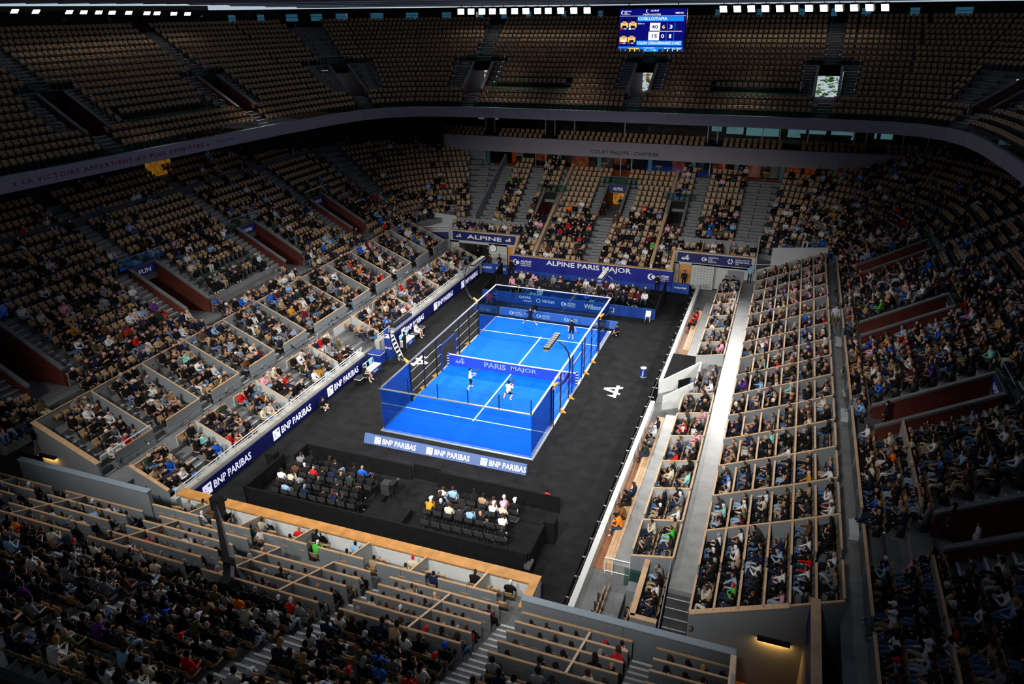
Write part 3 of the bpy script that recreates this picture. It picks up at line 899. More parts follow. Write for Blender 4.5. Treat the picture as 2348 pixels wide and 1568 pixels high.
# ground level room at the stand end
ew = struct('wall_tunnel_right', 'grey tunnel side wall with oak cap near the right stand corner', 'wall', (20.2, -25, 0))
partition(ew, (20.15, -22.3), (20.15, -30), 0, 4.9, m='panel_grey', t=.16, cw=.34)
wpart('blue_band', MB().box(20.0, 20.06, -30, -22.4, 3.6, 4.7), 'navy', ew)
lettering('3', right, 'letter_dark', (15.86 - 16, -22.39, 1.95), (1, 0, 0), (0, 0, 1), .18, .3)
def wall_lamp(x0, x1, y, z, label):
    t = thing('wall_lamp', label, 'lamp', ((x0 + x1) / 2, y, z))
    w_ = (x1 - x0) / 2
    mk('lamp_housing', MB().box(-w_, w_, -.16, 0, 0, .14), 'black_metal', t)
    mk('lamp_strip', MB().box(-w_ + .04, w_ - .04, -.13, -.03, -.02, 0), 'wall_lamp', t)
wall_lamp(18.4, 19.6, -22.38, 2.5, 'long black wall lamp with warm glow on the grey wall marked 3')
wall_lamp(-19.1, -18.0, -22.24, 2.6, 'short black wall lamp with warm glow by the left tunnel')
wpart('tunnel_floor', MB().box(17.7, 20.1, -34, -22.4, -.12, .02), 'deck_wood', ew)
# oak edged seat box, cabinet and loose rail in the right corner
cb = struct('corner_box', 'oak edged seat box beside the dark steps at the right stand corner', 'seat box', (14.0, -20.6, 0))
wpart('box_floor', MB().box(13.55, 14.55, -22.45, -18.95, 0, 1.2), 'concrete_dark', cb)
partition(cb, (13.57, -22.45), (13.57, -18.9), 0, 2.05, t=.12, cw=.24)
partition(cb, (13.5, -22.45), (14.58, -22.45), 0, 2.05, t=.12, cw=.24)
CBP = Path([(13.6, -19.2), (13.6, -22.3)])
row_seats(CBP, [(0, 3.1)], .62, 1.2, 'corner seat box', .8, .58)
wpart('cabinet', MB().box(12.95, 13.45, -20.5, -19.9, .6, 1.5), 'panel_grey', cb)
wpart('glass_screen', MB().box(12.6, 13.4, -19.25, -19.22, .6, 1.6), 'glass_rail', cb)
lr = struct('guard_rail', 'loose white guard rail at the end of the wooden bench', 'railing', (12.3, -18.9, .6))
wpart('rail_bar', MB().tube([(11.6, -18.75, 1.5), (12.75, -18.75, 1.5)], .03, 5), 'white_rail', lr)
wpart('rail_bar', MB().tube([(11.6, -18.75, .75), (12.75, -18.75, .75)], .03, 5), 'white_rail', lr)
for x in (11.6, 11.95, 12.75):
    wpart('rail_post', MB().tube([(x, -18.75, .6), (x, -18.75, 1.5)], .025, 5), 'white_rail', lr)
row_seats(Path([(11.3, -20.2), (11.3, -22.6)]), [(0, 2.4)], .55, .6, 'right corner floor', 0.0, .55)
row_seats(Path([(12.6, -20.7), (12.6, -23.1)]), [(0, 2.4)], .55, .6, 'right corner floor', 0.0, .55)
# broadcast platform and pale ramp walls
pf = struct('camera_platform', 'black topped platform with pale ramp walls beside the right wall', 'platform', (11.8, 2.4, 0))
wpart('platform_top', MB().box(11.02, 12.75, .6, 4.8, .6, 1.3), 'black_cloth', pf)
wpart('ramp_wall', hexa_line((10.9, -.4), (13.3, 1.9), .1, 0, 1.5, 0, 2.3), 'white_wall', pf)
wpart('ramp_wall', hexa_line((13.3, 1.9), (13.3, -1.4), .1, 0, 2.3, 0, 2.0), 'white_wall', pf)
wpart('ramp_wall', hexa_line((11.5, -2.6), (13.2, -1.4), .1, 0, 1.6, 0, 2.3), 'white_wall', pf)

# ------------------------------------------------------------------ near stand
near = struct('stand_near', 'near stand with oak topped front wall, rows of wood capped boxes and open rows behind', 'stand', (0, -25, 0))
wpart('front_wall', MB().box(-10.2, 9.3, -21.8, -21.5, 0, 1.86), 'white_wall', near)
wpart('wall_end', MB().box(9.1, 9.35, -23.3, -21.4, 0, 1.86), 'panel_pale', near)
wpart('blue_skirt', MB().box(-10.2, 9.4, -21.44, -21.38, .1, 1.55), 'navy', near)
for i in range(8):
    x0 = -10.3 + i * 2.46
    wpart('wood_cap', MB().box(x0, x0 + 2.45, -21.95, -21.36, 1.86, 1.93), 'oak_gold', near)
wpart('wood_cap', MB().box(9.0, 9.38, -23.4, -21.95, 1.86, 1.93), 'oak_gold', near)
NF = Path([(9.0, -21.9), (-10.3, -21.9)])
for k, (o, z, d) in enumerate(((0, 1.0, .85), (.85, 1.16, .8))):
    make_row(near, NF, k, o, z, d, 0, [(0, NF.L)])
NX = [-10.9 + 3.03 * i for i in range(7)]
NXc = [-8.0, -5.0, -2.0, 1.1, 4.05, 7.05]
cuts = [(9 - x - .1, 9 - x + .1) for x in NXc] + [(9 - x - .75, 9 - x - .0) for x in (-6.6, -3.6, -.6, 2.4, 5.4, 8.6)]
row_seats(NF, split(0, NF.L, cuts), .5, 1.0, 'near front boxes', .55, .62)
row_seats(NF, split(0, NF.L, cuts), 1.3, 1.16, 'near front boxes', .6, .62)
for x in NXc:
    partition(near, (x, -21.8), (x, -23.5), 1.0, 1.86, 1.2, 2.4, m='panel_pale')
for a, b in ((-10.3, -7.35), (-6.6, -4.35), (-3.6, -1.2), (-.6, 1.75), (2.4, 4.8), (5.4, 8.1)):
    mid = a + (b - a) / 2
    for c, d in ((a, mid - .01), (mid + .01, b)):
        partition(near, (c, -23.5), (d, -23.5), 1.45, 2.4, m='panel_grey')
wpart('walkway', MB().box(-10.6, 9.3, -24.5, -23.5, 0, 1.5), 'concrete', near)
NR = Path([(17.6, -24.5), (-20.5, -24.5)])
nz = lambda k: 1.9 + .39 * k
AIS = [(8.6, 9.6), (2.75, 3.65), (-3.6, -2.7), (-9.7, -8.7), (-15.6, -14.7), (14.0, 14.9)]
CROSS = [-17.8, -13.2, -7.6, -5.2, -1.8, .9, 6.45, 11.6, 12.45]
CROSS = [-18.0, -13.3, -7.55, -1.85, .95, 6.5, 12.4]
acut = [(17.6 - b, 17.6 - a) for a, b in AIS]
for k in range(4):
    make_row(near, NR, k, .9 * k, nz(k), .92, 0, [(0, NR.L)])
    cc = acut + [(17.6 - x - .1, 17.6 - x + .1) for x in CROSS] + ([(17.6 - .95, 17.6 + 1.85)] if k == 0 else [])
    row_seats(NR, split(0, NR.L, cc), .9 * k + .58, nz(k), 'near boxes', .85, .6)
for k in range(5):
    for a, b in split(0, NR.L, acut + ([(17.6 - .95, 17.6 + 1.85)] if k == 0 else [])):
        nseg = max(1, int(round((b - a) / 3)))
        for j in range(nseg):
            partition(near, (17.6 - a - (b - a) * j / nseg - .006, -24.5 - .9 * k), (17.6 - a - (b - a) * (j + 1) / nseg + .006, -24.5 - .9 * k), 1.45 + .39 * k, 2.8 + .39 * k)
for x in CROSS:
    partition(near, (x, -24.5), (x, -28.1), 1.5, 2.82, 3.0, 4.38)
NO = Path([(17.6, -28.15), (-26, -28.15)])
noz = lambda k: 3.55 + .45 * k
for k in range(9):
    make_row(near, NO, k, .85 * k, noz(k), .87, noz(k) - .55, [(0, NO.L)])
    row_seats(NO, split(0, NO.L, acut), .85 * k + .52, noz(k), 'near open rows', .8 if k < 5 else .72)
for i, (a, b) in enumerate(AIS):
    m_ = 17.6 - (a + b) / 2
    aisle(NR, m_, 0, 3, lambda k: .9 * k, nz, .9, 'narrow grey steps between the near stand boxes')
    st = aisle(NO, m_, 0, 7, lambda k: .85 * k, noz, .95, 'grey steps with pale nosings through the near open rows')
wpart('side_wall', hexa_line((17.68, -24.2), (17.68, -32), .14, 0, 3.0, 0, 6.6), 'panel_grey', near)
partition(near, (17.62, -24.2), (17.62, -28.1), 2.9, 3.1, 4.2, 4.45, cw=.2)
for x0, x1, y, zt, nm in ((9.4, 17.7, -24.0, 3.05, 'right'), (-19.0, -10.2, -23.5, 3.15, 'left')):
    sl = struct('wall_tunnel_slab_' + nm, 'long smooth blue grey tunnel wall at the %s end of the near stand' % ('pale walkway' if nm == 'right' else 'LED board'), 'wall', ((x0 + x1) / 2, y, 0))
    n = 2
    for j in range(n):
        a = x0 + (x1 - x0) * j / n; b = x0 + (x1 - x0) * (j + 1) / n
        wpart('wall_panel', MB().box(a + .006, b - .006, y - .1, y + .1, 0, zt), 'panel_grey', sl)
        wpart('coping', MB().box(a, b, y - .16, y + .16, zt, zt + .06), 'slab_blue', sl)
# tunnel pieces at the left corner
tl = struct('wall_tunnel_left', 'grey tunnel mouth with navy band at the corner of the left stand', 'wall', (-21, -22.5, 0))
wpart('header', MB().box(-26, -19.2, -22.4, -22.2, 2.6, 4.0), 'panel_grey', tl)
wpart('navy_band', MB().box(-26, -19.2, -22.45, -22.41, 3.2, 3.95), 'navy', tl)
wpart('wood_cap', MB().box(-26, -19.2, -22.46, -22.14, 4.0, 4.06), 'oak', tl)

# ------------------------------------------------------------------ far stand
far = struct('stand_far', 'far stand with central seat block between two pale wood capped walls', 'stand', (0, 28, 0))
FC = Path([(-7.7, 21.6), (8.2, 21.6)])
cz = lambda k: 1.25 + .395 * k
CV = 8.0                                    # central aisle at x = .3
fv0, fv1 = 6.9, 10.9
for k in range(17):
    a, b = (0, FC.L) if k < 6 else (2.2, 13.86)
    cut = [(CV - 1.25, CV + 1.25)] if 9 <= k <= 13 else []
    make_row(far, FC, k, .8 * k, cz(k), .82, cz(k) - .5, split(a, b, cut))
    cut = [(CV - 2.1, CV + 2.1)] if 8 <= k <= 13 else [(CV - .62, CV + .62)]
    cut += [(2.0, 2.35), (13.75, 14.0)]
    occ = [.75, .6, .6, .8, .8, .7, .8, .55, .5, .3, .1, 0, 0, 0, 0, 0, 0][k]
    row_seats(FC, split(a, b, cut), .8 * k + .5, cz(k), 'far centre block', occ, .56)
aisle(FC, CV, 0, 8, lambda k: .8 * k, cz, 1.15, 'central grey steps rising from the lettered far wall')
aisle(FC, CV, 14, 15, lambda k: .8 * k, cz, 1.15, 'grey steps below the lit glass doors')
for sg in (-1, 1):
    aisle(FC, CV + sg * 1.7, 8, 13, lambda k: .8 * k, cz, .85, 'grey steps beside the central lit exit')
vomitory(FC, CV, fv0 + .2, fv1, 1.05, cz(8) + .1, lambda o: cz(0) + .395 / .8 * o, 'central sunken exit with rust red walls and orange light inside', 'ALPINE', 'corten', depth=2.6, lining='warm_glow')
for x, nm in ((-5.5, 'a'), (6.18, 'b')):
    p = wpart('pale_wall', hexa_line((x, 21.5), (x, 35.2), .2, .5, 2.35, 7.0, 8.55), 'white_wall', far)
    c = hexa_line((x, 21.5), (x, 35.2), .3, 2.35, 2.42, 8.55, 8.62); c.v = [tuple(np.array(q) - np.array(far.location)) for q in c.v]
    mk('cap', c, 'oak', p)
# lettered wall
fw = struct('wall_far', 'dark blue far wall with white tournament lettering', 'wall', (0, 21.3, 0))
wpart('wall_board', MB().box(-8.0, 8.3, 21.2, 21.5, 0, 1.98), 'navy_bright', fw)
wpart('wall_foot', MB().box(-8.0, 8.3, 21.17, 21.2, 0, .55), 'board_blue', fw)
for i in range(6):
    x0 = -8.05 + i * 2.735
    wpart('wood_cap', MB().box(x0, x0 + 2.72, 21.16, 21.6, 1.98, 2.05), 'oak', fw)
lettering('ALPINE PARIS MAJOR', fw, 'letter_white', (-4.1, -.105, 1.2), (1, 0, 0), (0, 0, 1), 8.5, .64, bold=True)
def padel_logo(parent, x, y, z, s, m='letter_white', r=(1, 0, 0), u=(0, 0, 1), txt='ALPINE', sub='PARIS MAJOR', sub2='PREMIER PADEL'):
    r = np.array(r, float); u = np.array(u, float); o = np.array((x, y, z), float)
    flat(crescent(.4, .5, .42) + [disc(.72, .5, .26, 10)], parent, m, o, r, u, s, name='emblem')
    lettering(txt, parent, m, o + r * s * 1.15 + u * s * .55, r, u, s * 1.5, s * .3)
    lettering(sub, parent, m, o + r * s * 1.15 + u * s * .25, r, u, s * 1.5, s * .22)
    lettering(sub2, parent, m, o + r * s * 1.15 + u * s * .05, r, u, s * 1.5, s * .14)
padel_logo(fw, -7.65, -.105, .95, .75)
padel_logo(fw, 6.0, -.105, .9, .75)
# sign walls left and right
for i, (x0, x1) in enumerate(((-15.4, -7.75), (8.05, 15.4))):
    sw = struct('wall_sign_%d' % (i + 1), ['pale grey corner wall with clock under the ALPINE sign', 'pale grey corner wall with orange door under the padel sponsors sign'][i], 'wall', ((x0 + x1) / 2, 23.4, 0))
    if i == 0:
        wpart('wall_panel', MB().box(-15.4, -14.45, 23.3, 23.5, 0, 2.3), 'panel_pale', sw)
        wpart('wall_panel', MB().box(-11.05, -9.0, 23.3, 23.5, 0, 2.3), 'panel_pale', sw)
        wpart('wall_panel', MB().box(-15.4, -7.75, 23.3, 23.5, 2.12, 3.35), 'panel_pale', sw)
        wpart('opening_back', MB().box(-14.6, -10.9, 25.2, 25.3, 0, 2.2), 'dark_wall', sw)
        d = wpart('door_leaf', MB().box(-8.95, -8.1, 23.36, 23.42, 0, 2.08), 'oak_gold', sw)
        wpart('door_frame', MB().box(-9.02, -8.95, 23.26, 23.5, 0, 2.12), 'dark_wall', sw)
    else:
        wpart('wall_panel', MB().box(8.05, 8.55, 23.3, 23.5, 0, 2.3), 'panel_pale', sw)
        wpart('wall_panel', MB().box(9.75, 15.4, 23.3, 23.5, 0, 2.3), 'panel_pale', sw)
        wpart('wall_panel', MB().box(8.05, 15.4, 23.3, 23.5, 2.15, 3.4), 'panel_pale', sw)
        wpart('door_leaf', MB().box(8.6, 9.7, 23.42, 23.46, 0, 2.1), 'oak_gold', sw)
        wpart('grey_door', MB().box(13.1, 14.6, 23.26, 23.3, 0, 2.0), 'panel_grey', sw)
    for j in range(3):
        w_ = (x1 - x0) / 3
        wpart('wood_cap', MB().box(x0 + j * w_, x0 + j * w_ + w_ - .01, 23.2, 23.56, 3.4, 3.46), 'oak', sw)
    wpart('side_return', hexa_line((x0 if i else x1, 23.4), (x0 if i else x1, 21.4), .2, 0, 3.4, 0, 2.0), 'panel_pale', sw)
    c = hexa_line((x0 if i else x1, 23.4), (x0 if i else x1, 21.4), .3, 3.4, 3.46, 2.0, 2.06)
    wpart('wood_cap', c, 'oak', sw)
    sg = thing('sign_board', ['dark blue ALPINE sign board above the clock', 'dark blue sponsors sign board above the press backdrop'][i], 'sign', ((x0 + x1) / 2, 23.25, 2.4))
    hw = (x1 - x0) / 2 - .3
    mk('board', MB().box(-hw, hw, -.03, .04, 0, .9), 'navy', sg)
    if i == 0:
        flat(ARROW_A, sg, 'letter_white', (-2.95, -.04, .28), (1, 0, 0), (0, 0, 1), .42)
        flat(ARROW_A, sg, 'letter_white', (2.6, -.04, .28), (1, 0, 0), (0, 0, 1), .42)
        lettering('ALPINE', sg, 'letter_white', (-1.9, -.04, .24), (1, 0, 0), (0, 0, 1), 3.9, .42, bold=False)
    else:
        flat(ARROW_A, sg, 'letter_white', (-2.75, -.04, .22), (1, 0, 0), (0, 0, 1), .5)
        flat(crescent(.4, .5, .42) + [disc(.72, .5, .26, 10)], sg, 'letter_white', (-1.1, -.04, .2), (1, 0, 0), (0, 0, 1), .5)
        for j, t_ in enumerate(('INTERNATIONAL', 'PADEL', 'FEDERATION')):
            lettering(t_, sg, 'letter_white', (-.5, -.04, .58 - .2 * j), (1, 0, 0), (0, 0, 1), .95 * (1, .45, .8)[j], .13)
        flat([disc(.5 + .32 * math.cos(a), .5 + .32 * math.sin(a), .13, 8) for a in np.arange(6) * math.pi / 3], sg, 'letter_white', (1.2, -.04, .15), (1, 0, 0), (0, 0, 1), .62)
        for j, t_ in enumerate(('QATAR AIRWAYS', 'PREMIER PADEL', 'TOUR')):
            lettering(t_, sg, 'letter_white', (1.95, -.04, .58 - .2 * j), (1, 0, 0), (0, 0, 1), 1.3 * (1, 1, .25)[j], .15)
    # two rows of boxes on top
    sp = Path([(x0, 23.5), (x1, 23.5)])
    for k in range(2):
        make_row(far, sp, k, .85 * k, 2.5 + .38 * k, .87, 2.0, [(0, sp.L)])
        row_seats(sp, split(0, sp.L, [(sp.L * j / 3 - .1, sp.L * j / 3 + .1) for j in (1, 2)]), .85 * k + .5, 2.5 + .38 * k, 'far corner boxes', .85, .58)
    for j in (1, 2):
        xx = x0 + sp.L * j / 3
        partition(far, (xx, 23.55), (xx, 25.2), 2.4, 3.35, 2.9, 4.1)
    for j in range(3):
        partition(far, (x0 + sp.L * j / 3 + .01, 25.25), (x0 + sp.L * (j + 1) / 3 - .01, 25.25), 2.6, 4.25, m='panel_grey', cap=None)
ck = thing('wall_clock', 'round white wall clock on the pale wall under the ALPINE sign', 'clock', (-10.55, 23.28, 1.85))
c_ = mk('clock_rim', MB().prism([(.42 * math.cos(a), 0, .42 * math.sin(a)) for a in np.arange(20) * math.pi / 10], (0, -.06, 0)), 'black_metal', ck)
mk('clock_face', MB().prism([(.37 * math.cos(a), -.06, .37 * math.sin(a)) for a in np.arange(20) * math.pi / 10], (0, -.02, 0)), 'clock_white', ck)
mk('clock_hand', MB().box(-.012, .012, -.095, -.085, 0, .22), 'black_metal', ck)
mk('clock_hand', MB().box(-.14, 0, -.095, -.085, -.012, .012), 'black_metal', ck)
# grey diagonal wall with double steps in the far left, corner walls far right
for (a, b, z) in (((-13.55, 25.6), (-13.4, 34.9), (3.4, 4.6, 8.4, 9.4)),):
    partition(far, a, b, z[0], z[1], z[2], z[3], m='panel_grey', cap=None, t=.2)
cr = struct('wall_corner_ramps', 'pale stair walls filling the far right corner above the boxes', 'wall', (17.5, 23.5, 0))
wpart('ramp_wall', hexa_line((15.5, 23.4), (15.5, 26.6), .12, 0, 3.4, 0, 4.6), 'panel_pale', cr)
wpart('ramp_wall', hexa_line((15.5, 22.2), (19.0, 22.2), .12, 0, 2.6, 0, 3.9), 'panel_pale', cr)
wpart('ramp_wall', hexa_line((16.8, 24.4), (21.4, 22.6), .12, 0, 4.2, 0, 5.2), 'panel_pale', cr)
wpart('rail_bar', MB().tube([(15.6, 22.1, 3.2), (17.4, 22.1, 3.3), (19.0, 22.1, 4.3)], .03, 5), 'white_rail', cr)
cl = struct('wall_corner_left', 'pale stair walls with navy band filling the far left corner', 'wall', (-17, 23, 0))
wpart('ramp_wall', hexa_line((-15.5, 23.4), (-18.8, 22.3), .14, 0, 3.3, 0, 3.3), 'panel_pale', cl)
wpart('navy_band', hexa_line((-15.6, 23.27), (-18.4, 22.33), .04, 2.35, 3.15, 2.35, 3.15), 'navy', cl)
wpart('ramp_wall', hexa_line((-15.5, 25.3), (-20.4, 24.6), .14, 0, 4.4, 0, 4.9), 'panel_pale', cl)
wpart('rail_bar', MB().tube([(-15.6, 23.2, 3.75), (-18.7, 22.2, 3.75)], .03, 5), 'white_rail', cl)
# press backdrop and low boards in front
pb = thing('press_backdrop', 'white press backdrop printed with rows of small logos', 'backdrop', (10.95, 22.75, 0))
mk('backdrop_panel', MB().box(-.95, .95, -.03, .03, .05, 2.35), 'panel_pale', pb)
mb = MB()
for i in range(8):
    for j in range(6):
        mb.box(-.8 + j * .3 - .08, -.8 + j * .3 + .08, -.036, -.031, .3 + i * .25 - .012, .3 + i * .25 + .02)
tag(mk('logo_print', mb, 'letter_dark', pb), kind='stuff')
mk('foot', MB().box(-.9, .9, -.2, .2, 0, .05), 'steel', pb)
for x0, x1, y, m_, t_, lb in ((8.35, 9.95, 21.05, 'board_blue', 'mejorset', 'blue low board reading mejorset beside the far wall'),
                              (-11.2, -9.55, 20.9, 'board_blue', 'QATAR AIRWAYS', 'blue low board with airline lettering by the left rail end'),
                              (-9.5, -8.05, 20.9, 'board_blue', 'BNP PARIBAS', 'blue low board with bank lettering beside the far wall')):
    t = thing('low_board', lb, 'advertising board', ((x0 + x1) / 2, y, 0))
    w_ = (x1 - x0) / 2
    mk('board', MB().box(-w_, w_, -.05, .05, 0, 1.0), m_, t)
    lettering(t_, t, 'letter_white', (-w_ * .7, -.055, .4), (1, 0, 0), (0, 0, 1), w_ * 1.4, .28)

# ------------------------------------------------------------------ boxes behind the far stand
bx = struct('wall_boxes', 'two storeys of glazed boxes behind the far stand', 'wall', (5, 35.2, 7.6))
X0, X1 = -13.5, 25.5
# lower glazed storey; floor, panels and tables glow in place of room lights
wpart('room_back', MB().box(-22, 24, 38.6, 38.7, 7.4, 10.0), 'dark_room', bx)
wpart('room_floor', MB().box(-16, 21, 35.2, 38.7, 7.4, 7.55), 'wood_glow', bx)
wpart('room_ceiling', MB().box(-22, 24, 35.2, 38.7, 9.9, 10.0), 'dark_room', bx)
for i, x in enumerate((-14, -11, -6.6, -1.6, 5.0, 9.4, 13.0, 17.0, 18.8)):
    wpart('warm_panel', MB().box(x, x + (1.4 if i != 2 else 2.0), 38.4, 38.5, 7.7 + (i % 2) * .5, 9.2 + (i % 3) * .2), 'wood_glow', bx)
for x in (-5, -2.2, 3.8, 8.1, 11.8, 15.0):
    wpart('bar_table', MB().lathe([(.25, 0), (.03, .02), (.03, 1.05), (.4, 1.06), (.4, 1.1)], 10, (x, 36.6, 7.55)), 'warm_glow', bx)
wpart('blue_glow', MB().box(5.5, 9.6, 36.2, 36.3, 7.6, 8.2), 'photo_blue', bx)
xs = [-15.7, -11.6, -7.1, -2.5, 3.1, 7.7, 12.1, 16.6, 21.2]
for x in xs:
    wpart('glass_pier', MB().box(x - .22, x + .22, 35.1, 35.4, 7.5, 9.9), 'sea_glass', bx)
for x in (-9.9, -8.7, -.1, 1.1, 9.4, 10.8):
    wpart('mullion', MB().box(x - .04, x + .04, 35.16, 35.26, 7.5, 9.9), 'steel', bx)
for a, b in zip(xs[:-1], xs[1:]):
    wpart('glass_pane', MB().box(a + .22, b - .22, 35.2, 35.22, 7.6, 9.9), 'glass_dark', bx)
wpart('end_wall', MB().box(-21.6, -20.4, 35.15, 35.4, 6.0, 9.9), 'fascia', bx)
for a, b in ((-20.35, -18.2), (-18.15, -16.0)):
    wpart('grey_panel', MB().box(a, b, 35.1, 35.2, 7.4, 9.8), 'panel_grey', bx)
wpart('end_wall', MB().prism([(-29.2, 35.15, 7.0), (-25, 35.15, 5.0), (-20.4, 35.15, 5.0), (-20.4, 35.15, 11.3), (-29.2, 35.15, 11.3)], (0, .3, 0)), 'fascia', bx)
wpart('end_wall', MB().prism([(21.4, 35.15, 5.0), (26.5, 35.15, 5.0), (30.4, 35.15, 7.0), (30.4, 35.15, 11.3), (21.4, 35.15, 11.3)], (0, .3, 0)), 'fascia', bx)
# middle band
mb2 = struct('balcony_band_middle', 'grey band with dark COURT lettering below the upper boxes', 'balcony', (5, 34.9, 9.9))
for i in range(7):
    a = -29.2 + i * 8.5; b = a + 8.49
    wpart('band_panel', MB().box(a, b, 34.75, 35.1, 9.9, 11.3), 'fascia', mb2)
    wpart('band_lip', MB().box(max(a, -20.4), min(b, 21.4), 34.88, 35.1, 9.6, 9.88), 'fascia', mb2)
lettering('COURT PHILIPPE - CHATRIER', mb2, 'letter_dark', (-3.38 - 5, -.155, .08), (1, 0, 0), (0, 0, 1), 7.45, .4)
# upper boxes
BU = Path([(-28.2, 35.1), (29.2, 35.1)])
for k in range(2):
    make_row(bx, BU, k, .85 * k, 10.75 + .35 * k, .87, 10.2, [(0, BU.L)])
    row_seats(BU, split(0, BU.L, [(q - .7, q + .7) for q in (5.7, 12.8, 19.9, 37.8, 45.5, 53.3)]), .85 * k + .5, 10.75 + .35 * k, 'upper boxes', 0.0, .6)
for q in (5.7, 12.8, 19.9, 37.8, 45.5, 53.3):
    aisle(BU, q, 0, 0, lambda k: .85 * k, lambda k: 10.75 + .35 * k, 1.1, 'short pale steps between the upper boxes')
wpart('box_back', MB().box(-29, 36, 41.5, 41.6, 9, 14.1), 'dark_room', bx)
wpart('box_floor', MB().box(-27, 34, 36.8, 41.6, 11.2, 11.35), 'dark_room', bx)
for x in (-27.3, -23.9, -22.8, -16.6, -15.5, -9.3, -8.2, -5.9, -.2, 8.7, 9.7, 14.2, 15.9, 18.6, 22.9, 24.0, 27.3, 29.5):
    wpart('mullion', MB().box(x - .05, x + .05, 36.86, 36.98, 11.3, 14.0), 'steel', bx)
for i in range(9):
    wpart('glass_pane', MB().box(-28.2 + i * 6.4, -21.85 + i * 6.4, 36.9, 36.92, 11.35, 14.0), 'glass_dark', bx)
for a, b, z0, z1 in ((8.6, 9.7, 11.9, 12.9), (10.2, 12.0, 11.7, 12.9), (12.3, 15.7, 11.6, 12.5), (16.6, 18.4, 11.6, 12.9), (18.7, 20.4, 11.6, 12.8), (20.9, 23.1, 11.6, 12.8), (25.1, 25.3, 11.8, 12.6), (25.7, 26.8, 11.8, 12.5), (-19.4, -18.7, 12.2, 12.9), (-17.3, -16.8, 12.2, 13.0), (-10.6, -9.6, 12.4, 12.9)):
    wpart('far_window', MB().box(a, b, 41.3, 41.4, z0, z1), 'day_window', bx)
# desk with chairs in the upper box
dk = thing('conference_desk', 'long dark desk behind glass in the upper boxes', 'desk', (20.3, 38.6, 11.35))
mk('desk_body', MB().box(-2.4, 2.4, -.35, .35, 0, .95), 'black_metal', dk)
mk('desk_top', MB().box(-2.5, 2.5, -.42, .42, .95, 1.02), 'black_metal', dk)
# emblem and red sign
em = thing('round_emblem', 'round orange and cream tournament emblem on the grey wall', 'emblem', (-22.45, 35.1, 9.1))
mk('disc', MB().prism([(.78 * math.cos(a), 0, .78 * math.sin(a)) for a in np.arange(28) * math.pi / 14], (0, -.04, 0)), 'letter_red', em)
mk('ring', MB().prism([(.72 * math.cos(a), -.04, .72 * math.sin(a)) for a in np.arange(28) * math.pi / 14], (0, -.01, 0)), 'rock', em)
mk('inner_disc', MB().prism([(.45 * math.cos(a), -.05, .45 * math.sin(a)) for a in np.arange(28) * math.pi / 14], (0, -.01, 0)), 'letter_red', em)
lettering('RG', em, 'rock', (-.26, -.062, -.2), (1, 0, 0), (0, 0, 1), .52, .42)
rs = thing('red_sign', 'red upright sign reading TENNIS in two lines on the grey wall', 'sign', (22.45, 35.1, 8.4))
mk('sign_panel', MB().box(-.55, .55, -.05, 0, 0, 1.55), 'sign_red', rs)
mk('divider', MB().box(-.5, .5, -.058, -.05, .76, .79), 'rock', rs)
lettering('TEN', rs, 'rock', (-.38, -.058, .95), (1, 0, 0), (0, 0, 1), .8, .42)
lettering('NIS', rs, 'rock', (-.38, -.058, .22), (1, 0, 0), (0, 0, 1), .7, .42)

# ------------------------------------------------------------------ scoreboard
sb = thing('scoreboard', 'large glowing score screen hanging from the roof', 'scoreboard', (1.55, 39.6, 20.15))
mk('cabinet', MB().box(-3.6, 3.6, .02, .5, -.1, 4.3), 'black_metal', sb)
mk('screen', MB().box(-3.5, 3.5, -.02, .02, 0, 4.22), 'screen_navy', sb)
SR, SU = (1, 0, 0), (0, 0, 1)
def srect(x0, x1, z0, z1, m, d=.03):
    mk('screen_block', MB().add([(x0, -d, z0), (x1, -d, z0), (x1, -d, z1), (x0, -d, z1)], [(0, 1, 2, 3)]), m, sb)
def stext(t, x, z, w_, h, m='screen_white', d=.045):
    lettering(t, sb, m, (x, -d, z), SR, SU, w_, h, name='screen_text')
srect(-1.55, 3.3, 3.0, 3.45, 'screen_blue'); stext('COELLO/TAPIA', -1.5, 3.1, 3.1, .3)
srect(-1.55, 3.3, .62, 1.1, 'screen_blue'); stext('COLLADO LOSADA/HERNANDEZ ALVAREZ', -1.5, .72, 4.7, .3)
srect(-3.5, 3.4, 0, .5, 'screen_blue'); srect(-3.45, -2.45, .02, .3, 'screen_navy', .035); stext('VEOLIA', -3.3, .1, .75, .14)
srect(-2.4, -1.25, .03, .36, 'screen_yellow', .036); stext('VIDEO REVIEW', -.75, .32, 1.2, .11); stext('00', -.85, .1, .35, .14); stext('vs', 0, .13, .15, .08); stext('00', .3, .1, .35, .14)
stext('MATCH', 1.5, .3, .55, .11); stext('TIME', 1.55, .1, .45, .11); stext('0:38', 2.3, .1, .95, .3)
srect(-3.5, 3.5, 3.5, 3.54, 'screen_white'); srect(.85, 3.2, 1.98, 2.06, 'screen_yellow')
srect(-.2, .9, 2.08, 2.85, 'screen_white'); stext('40', .0, 2.28, .68, .36, 'screen_navy'); srect(-.3, .85, 1.14, 1.98, 'screen_white'); stext('15', .08, 1.38, .55, .36, 'screen_navy')
stext('6', 1.1, 2.28, .32, .38, 'screen_yellow'); stext('3', 1.88, 2.28, .32, .38); stext('0', 1.05, 1.36, .34, .38); stext('1', 1.9, 1.36, .22, .38)
for x in (1.62, 2.42):
    srect(x, x + .05, 2.15, 2.85, 'screen_blue'); srect(x - .06, x - .01, 1.15, 1.9, 'screen_blue')
stext('SEED #1', -1.5, 2.7, .7, .13); stext('PHILIPPE CHATRIER', -1.0, 3.6, 1.9, .14); stext('ALPINE', -.2, 3.95, .85, .16)
